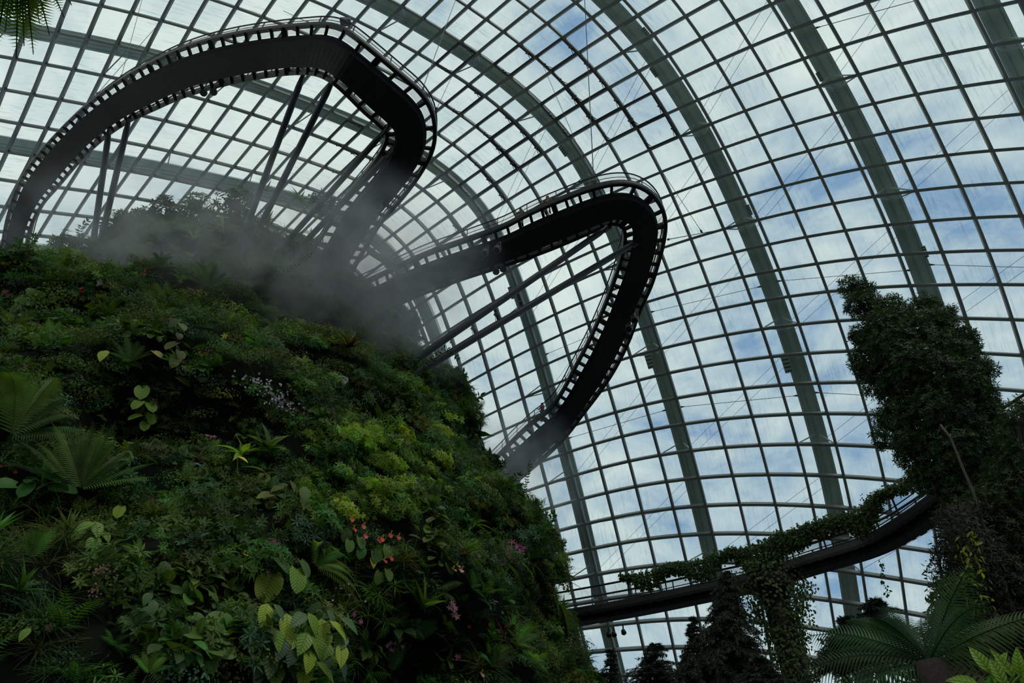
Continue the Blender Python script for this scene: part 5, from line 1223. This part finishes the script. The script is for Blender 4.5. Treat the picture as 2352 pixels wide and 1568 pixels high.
# broad bright plant bottom right
pb = at_h(2320, 1600, 5.0); rt = thing('broad_leaved_plant', 'glowing yellow green upright leaves in the lower right corner', 'plant', (pb[0], pb[1], pb[2]))
vw = nz(pb * [1, 1, 0]); sd = nz(np.cross(vw, UP)); mp = np.linalg.norm(pb) / FPX
T_NRW = leaf_t(.42, .3, .3, 'ovate', 6)
for k, (x, y, L, a, T) in enumerate([(2275,1546,50,-.25,T_NRW),(2292,1550,44,.6,T_NRW),(2328,1552,50,-.3,leaf_t(.3,.3,.2,'strap',6)),(2345,1550,46,.25,leaf_t(.4,.3,.2,'strap',6)),(2310,1575,46,-.1,T_NRW),(2350,1575,46,.6,T_NRW),(2250,1575,50,-1.1,T_NRW)]):
    q = at_d(x, y, np.linalg.norm(pb) + .1 * math.sin(k * 3)); obj_leaf('leaf', T, q, nz(UP * math.cos(a) + sd * math.sin(a) - vw * .2), nz(-vw + UP * .6), L * mp, V_LIME, rt, stalk=pb)
fernp(0, 0, 45, 7, G_FERNB, 'small bright fern under the glowing leaves in the lower right corner', pos=at_h(2290, 1590, 5.2), spread=(-1.1, 1.1), pw=.24, name='small_fern')

# ------------------------------------------------------------------ ivy on the lowest walkway and its pier
_, LC, LB, LW, LLn, Lat = LWK
def rail_pt(px):
    xs = [to_px(p)[0] for p in NEARE]; k = int(np.argmin(np.abs(np.array(xs) - px))); return NEARE[k], LB[k]
def ivy(name, label, rng_px, top, bot, n, seed, cat='ivy', lump=1.0, leafpx=5.8):
    r = np.random.default_rng(seed); pos, Y, Z, Ls = [], [], [], []
    for _ in range(n):
        x = r.uniform(*rng_px); p, bb_ = rail_pt(x); h = r.uniform(0, 1) ** .8; w1 = np.interp(x, [rng_px[0], rng_px[0] + 60, rng_px[1] - 60, rng_px[1]], [.15, 1, 1, .25]); z0 = top + r.normal() * .06 + .05 * math.sin(x * .05); dz = (bot * (.8 + .35 * math.sin(x * .043 + seed) * lump)) * w1
        q = p + UP * (z0 - h * dz) + bb_ * r.normal() * .10 + r.normal(size=3) * .05; pos.append(q); Y.append(nz(np.array([r.normal(), r.normal(), -.8]))); Z.append(nz(-nz(p) + UP * .8 + r.normal(size=3) * .5)); Ls.append(leafpx * np.linalg.norm(q) / FPX * r.uniform(.6, 1.2))
    o0 = pos[0]; rt = thing(name, label, cat, o0)
    b = MB(); scat(b, T_HEART if False else leaf_t(.8, .1, .15, 'ovate', 2), pos, Y, Z, Ls); b.build('foliage', G_IVY, rt)
    b = MB(); xs = np.linspace(*rng_px, 14); P = np.array([rail_pt(x)[0] + UP * (top - .1 + .06 * math.sin(k * 2.)) for k, x in enumerate(xs)]); b.tube(bez(P, 60), .02, 5); b.build('stems', STEM, rt)
    return rt
ivy('railing_ivy', 'ivy garland over the railing left of the pier, thinning out to its left end', (1440, 1700), 1.35, .8, 6500, 51)
ivy('railing_ivy', 'thick ivy garland over the railing above the pier', (1690, 1880), 1.4, 1.6, 13000, 52)
ivy('railing_ivy', 'ivy garland on the railing right of the pier', (1870, 2050), 1.4, 1.15, 7600, 53)
ivy('railing_ivy', 'thin end of the ivy climbing the railing towards the tall tree', (2040, 2160), 1.35, .6, 2300, 54)
# ivy around the pier
r = np.random.default_rng(60); n = 7500; a = r.uniform(0, 6.283, n); zz_ = r.uniform(-1.2, zL + .3, n); o_ = np.stack([np.cos(a), np.sin(a), 0 * a], 1)
R2 = np.interp(zz_, [-1.6, 4, zL - 2, zL - 1, zL + .3], [.5, .5, .58, 1.0, 1.25]) * (1 + .10 * np.sin(zz_ * 3 + a * 2)) + r.uniform(-.05, .15, n)
pos = np.array([PIER[0], PIER[1], 0]) + o_ * R2[:, None]; pos[:, 2] = zz_
b = MB(); scat(b, leaf_t(.8, .1, .15, 'ovate', 2), pos, np.cross(o_, rdir(r, n)) - UP * .8 + o_ * .4, o_ + UP * .5 + rdir(r, n) * .5, .15 * r.uniform(.6, 1.2, n))
rt = thing('pier_ivy', 'ivy mantle wrapping the thick pier under the lowest walkway', 'ivy', (PIER[0], PIER[1], -1.6)); b.build('foliage', G_IVY, rt)
# hanging strands
def strand(px, y0, y1, D, n, label, w=.14, bend=0, name='hanging_vine', leafpx=7):
    r = np.random.default_rng(int(px)); A = at_d(px, y0, D); Bm = at_d(px + bend, y1, D * np.linalg.norm(ray(px, y1)) / np.linalg.norm(ray(px, y0)) * 1.0)
    Hh = math.hypot(A[0], A[1]); Bm = at_h(px + bend, y1, Hh); t = np.linspace(0, 1, 12)
    Q = np.array([A + (Bm - A) * k + [.06 * math.sin(k * 9), 0, 0] for k in t]); rt = thing(name, label, 'vine', A, None)
    b = MB(); b.tube(Q, .008, 4, cap=False); b.build('stem', STEM, rt)
    u = r.uniform(0, 1, n); pos = np.stack([np.interp(u, t, Q[:, k]) for k in range(3)], 1) + r.normal(size=(n, 3)) * w * .5
    b = MB(); scat(b, leaf_t(.75, .1, .15, 'ovate', 2), pos, rdir(r, n) - UP, rdir(r, n) - nz(A), leafpx * np.linalg.norm(A) / FPX * r.uniform(.6, 1.2, n)); b.build('leaves', G_IVY, rt)
Dp = float(np.linalg.norm(rail_pt(1800)[0]))
for k, (x, a_, c_, n_, lab, w) in enumerate([(1812,1345,1435,70,'first hanging ivy strand right of the pier','.2'),(1830,1340,1500,150,'second hanging ivy strand right of the pier, reaching lowest','.2'),(1850,1330,1450,90,'third hanging ivy strand right of the pier','.2'),
         (1861,1335,1470,60,'fourth hanging ivy strand, rightmost of the group beside the pier','.2'),(1722,1365,1420,60,'short ivy strand hanging left of the pier','.2'),(1740,1375,1480,80,'longer ivy strand hanging close left of the pier','.2')]):
    strand(x, a_, c_, Dp * .985, n_, lab, .28)
D2 = float(np.linalg.norm(rail_pt(2020)[0]))
strand(2018, 1285, 1366, D2, 34, 'lone thin vine hanging under the right part of the lowest walkway', .07, bend=18)

# ------------------------------------------------------------------ people on the walkways
SKIN = mat('skin', (.32, .17, .11), .5); HAIR = mat('dark hair', (.012, .01, .009), .5); SHIRT = mat('red shirt', (.50, .05, .045), .8); TROUS = mat('grey shorts', (.10, .10, .11), .8); SHOE = mat('dark shoes', (.03, .03, .03), .6)
SHIRT2 = mat('dusty pink shirt', (.32, .16, .14), .8); SHIRT3 = mat('olive shirt', (.18, .16, .08), .8)
def person(p, face, label, shirt, arms='rail'):
    """standing figure, feet at p, facing the horizontal direction face"""
    f = nz([face[0], face[1], 0]); s = np.cross(f, UP); rt = thing('person', label, 'person', p)
    def W_(x, y, z): return np.asarray(p) + s * x + f * y + UP * z
    J = {'pel': (0, 0, .93, .135), 'waist': (0, 0, 1.08, .125), 'chest': (0, .0, 1.30, .15), 'neckb': (0, 0, 1.44, .075), 'neck': (0, .01, 1.50, .05), 'head0': (0, .02, 1.58, .085), 'head1': (0, .02, 1.68, .085)}
    E = [('pel', 'waist'), ('waist', 'chest'), ('chest', 'neckb'), ('neckb', 'neck'), ('neck', 'head0'), ('head0', 'head1')]
    for q, sg in (('l', -1), ('r', 1)):
        J['hip' + q] = (sg * .09, 0, .88, .10); J['knee' + q] = (sg * .10, .03, .50, .06); J['ank' + q] = (sg * .11, 0, .09, .042); J['toe' + q] = (sg * .12, .15, .04, .035)
        J['sh' + q] = (sg * .18, 0, 1.40, .065)
        if arms == 'rail': J['el' + q] = (sg * .27, .13, 1.16, .042); J['wr' + q] = (sg * .20, .36, 1.13, .028); J['ha' + q] = (sg * .19, .44, 1.12, .03)
        else: J['el' + q] = (sg * .26, .02, 1.13, .042); J['wr' + q] = (sg * .24, .2, 1.0, .028); J['ha' + q] = (sg * .22, .28, 1.0, .03)
        E += [('pel', 'hip' + q), ('hip' + q, 'knee' + q), ('knee' + q, 'ank' + q), ('ank' + q, 'toe' + q), ('chest', 'sh' + q), ('sh' + q, 'el' + q), ('el' + q, 'wr' + q), ('wr' + q, 'ha' + q)]
        for e_, (dx, dl) in enumerate([(-.025, .075), (-.008, .085), (.01, .08), (.027, .065)]):
            k1 = 'f%s%d' % (q, e_); hx, hy, hz, _ = J['ha' + q]; J[k1] = (hx + dx, hy + .045, hz, .010); J[k1 + 't'] = (hx + dx * 1.2, hy + dl, hz - .03, .008); E += [('ha' + q, k1), (k1, k1 + 't')]
        hx, hy, hz, _ = J['ha' + q]; J['th' + q] = (hx - sg * .045, hy + .02, hz - .02, .010); E += [('wr' + q, 'th' + q)]
    def skinm(name, keys, m, grow=0., sub=1):
        ks = [k for k in J if k in keys]; ix = {k: i for i, k in enumerate(ks)}
        me = bpy.data.meshes.new(name); me.from_pydata([tuple(W_(*J[k][:3]) - np.asarray(p)) for k in ks], [(ix[a], ix[b]) for a, b in E if a in ix and b in ix], []); me.materials.append(m)
        o = bpy.data.objects.new(name, me); COL.objects.link(o); o.parent = rt; md = o.modifiers.new('skin', 'SKIN'); md.use_smooth_shade = True
        for k in ks: r_k = J[k][3] + grow; me.skin_vertices[0].data[ix[k]].radius = (r_k, r_k)
        me.skin_vertices[0].data[ix[ks[0]]].use_root = True; o.modifiers.new('sub', 'SUBSURF').levels = sub; o.modifiers['sub'].render_levels = sub
        return o
    skinm('body', list(J), SKIN)
    skinm('shirt', ['pel', 'waist', 'chest', 'neckb', 'shl', 'shr', 'ell', 'elr'], shirt, .014)
    skinm('shorts', ['pel', 'hipl', 'hipr', 'kneel', 'kneer'], TROUS, .016)
    b = MB(); b.lathe(W_(0, -.005, 1.63), UP, [(-.06, .06), (-.02, .098), (.05, .104), (.10, .085), (.135, .04)], 12); b.build('hair', HAIR, rt, smooth=True)
    b = MB()
    for sg in (-1, 1): b.box(W_(sg * .035, .1, 1.645), s * .012, f * .008, UP * .007)
    b.build('eyes', HAIR, rt)
    b = MB(); b.lathe(W_(0, .095, 1.60), nz(f - UP * .4), [(-.02, .02), (.015, .014), (.03, .004)], 6); b.box(W_(0, .098, 1.555), s * .022, f * .005, UP * .005)
    for sg in (-1, 1): b.box(W_(sg * .09, .01, 1.62), s * .01, f * .018, UP * .028)
    b.build('face_features', SKIN, rt)
    b = MB()
    for sg in (-1, 1): b.box(W_(sg * .115, .06, .035), s * .045, f * .13, UP * .04)
    b.build('shoes', SHOE, rt)
    return rt
def deck_pt(wk, px, py, off=0.):
    rt, C, B, W, Ln, at = wk; d = [np.hypot(*(np.array(to_px(c)) - [px, py])) for c in C]; k = int(np.argmin(d)); return C[k] + B[k] * off * W[k] + UP * .22, B[k], k
pt, bb_, k = deck_pt(MWK, 1262, 985, -.62)
person(pt, nz(-bb_ + [-.3, 0, 0]), 'person in a red shirt and grey shorts standing at the railing of the middle walkway', SHIRT)
pt, bb_, k = deck_pt(MWK, 1262, 520, .55)
person(pt, bb_, 'person in dusty pink seen through the grating of the middle walkway, nearer its tip', SHIRT2, 'down')
pt, bb_, k = deck_pt(MWK, 1195, 545, .55)
person(pt, bb_, 'person in olive seen through the grating of the middle walkway, left of the other', SHIRT3, 'down')

# ------------------------------------------------------------------ mist
def mist_mat(name, dens, nsc, lo, hi, falloff=1.3):
    m = bpy.data.materials.new(name); m.use_nodes = True; nt = m.node_tree; nt.nodes.clear(); L = nt.links.new
    o = node(nt, 'ShaderNodeOutputMaterial'); v = node(nt, 'ShaderNodeVolumeScatter'); v.inputs['Color'].default_value = (.90, .97, .98, 1); v.inputs['Anisotropy'].default_value = .5
    t = node(nt, 'ShaderNodeTexCoord'); ln = node(nt, 'ShaderNodeVectorMath', operation='LENGTH'); L(t.outputs['Object'], ln.inputs[0])
    fa = node(nt, 'ShaderNodeMapRange', interpolation_type='SMOOTHSTEP'); L(ln.outputs['Value'], fa.inputs[0]); fa.inputs[1].default_value = 1.0; fa.inputs[2].default_value = .25; fa.inputs[3].default_value = 0; fa.inputs[4].default_value = 1
    g = node(nt, 'ShaderNodeNewGeometry'); ns = node(nt, 'ShaderNodeTexNoise'); ns.inputs['Scale'].default_value = nsc; ns.inputs['Detail'].default_value = 3; ns.inputs['Roughness'].default_value = .6; ns.inputs['Distortion'].default_value = .8
    L(g.outputs['Position'], ns.inputs['Vector'])
    r = node(nt, 'ShaderNodeMapRange'); L(ns.outputs[0], r.inputs[0]); r.inputs[1].default_value = lo; r.inputs[2].default_value = hi
    mu = node(nt, 'ShaderNodeMath', operation='MULTIPLY'); L(fa.outputs[0], mu.inputs[0]); L(r.outputs[0], mu.inputs[1])
    m2 = node(nt, 'ShaderNodeMath', operation='MULTIPLY'); L(mu.outputs[0], m2.inputs[0]); m2.inputs[1].default_value = dens; L(m2.outputs[0], v.inputs['Density']); L(v.outputs[0], o.inputs['Volume'])
    return m
def mist(px, py, D, rx, ry, rz, dens, label, rotz=0, nsc=.42, lo=.40, hi=.62):
    c = at_d(px, py, D); b = MB(); n = 20
    V = []; F = []
    for i in range(11):
        for j in range(n): a = j * 6.283 / n; e_ = -math.pi / 2 + math.pi * i / 10; V.append((math.cos(a) * math.cos(e_), math.sin(a) * math.cos(e_), math.sin(e_)))
    F = [(i * n + j, i * n + (j + 1) % n, (i + 1) * n + (j + 1) % n, (i + 1) * n + j) for i in range(10) for j in range(n)]
    b.add(V, F); o = b.build('mist', mist_mat('mist ' + label[:20], dens, nsc, lo, hi)); o.location = tuple(c); o.scale = (rx, ry, rz); o.rotation_euler = (0, 0, rotz)
    tag(o, label, 'mist', None, 'stuff'); return o
mist(560, 625, 38, 15, 8, 6.8, .17, 'bank of drifting mist over the mountain top around the strut feet')
mist(860, 690, 41, 8.5, 8, 9, .135, 'dense cloud of mist pouring off the mountain between the upper and middle walkways')
mist(1160, 1110, 44, 6, 5, 7, .18, 'mist around the end of the middle walkway at the right outline')
mist(1010, 520, 52, 9, 6, 6, .045, 'thin mist drifting from the upper walkway bend across the glass')
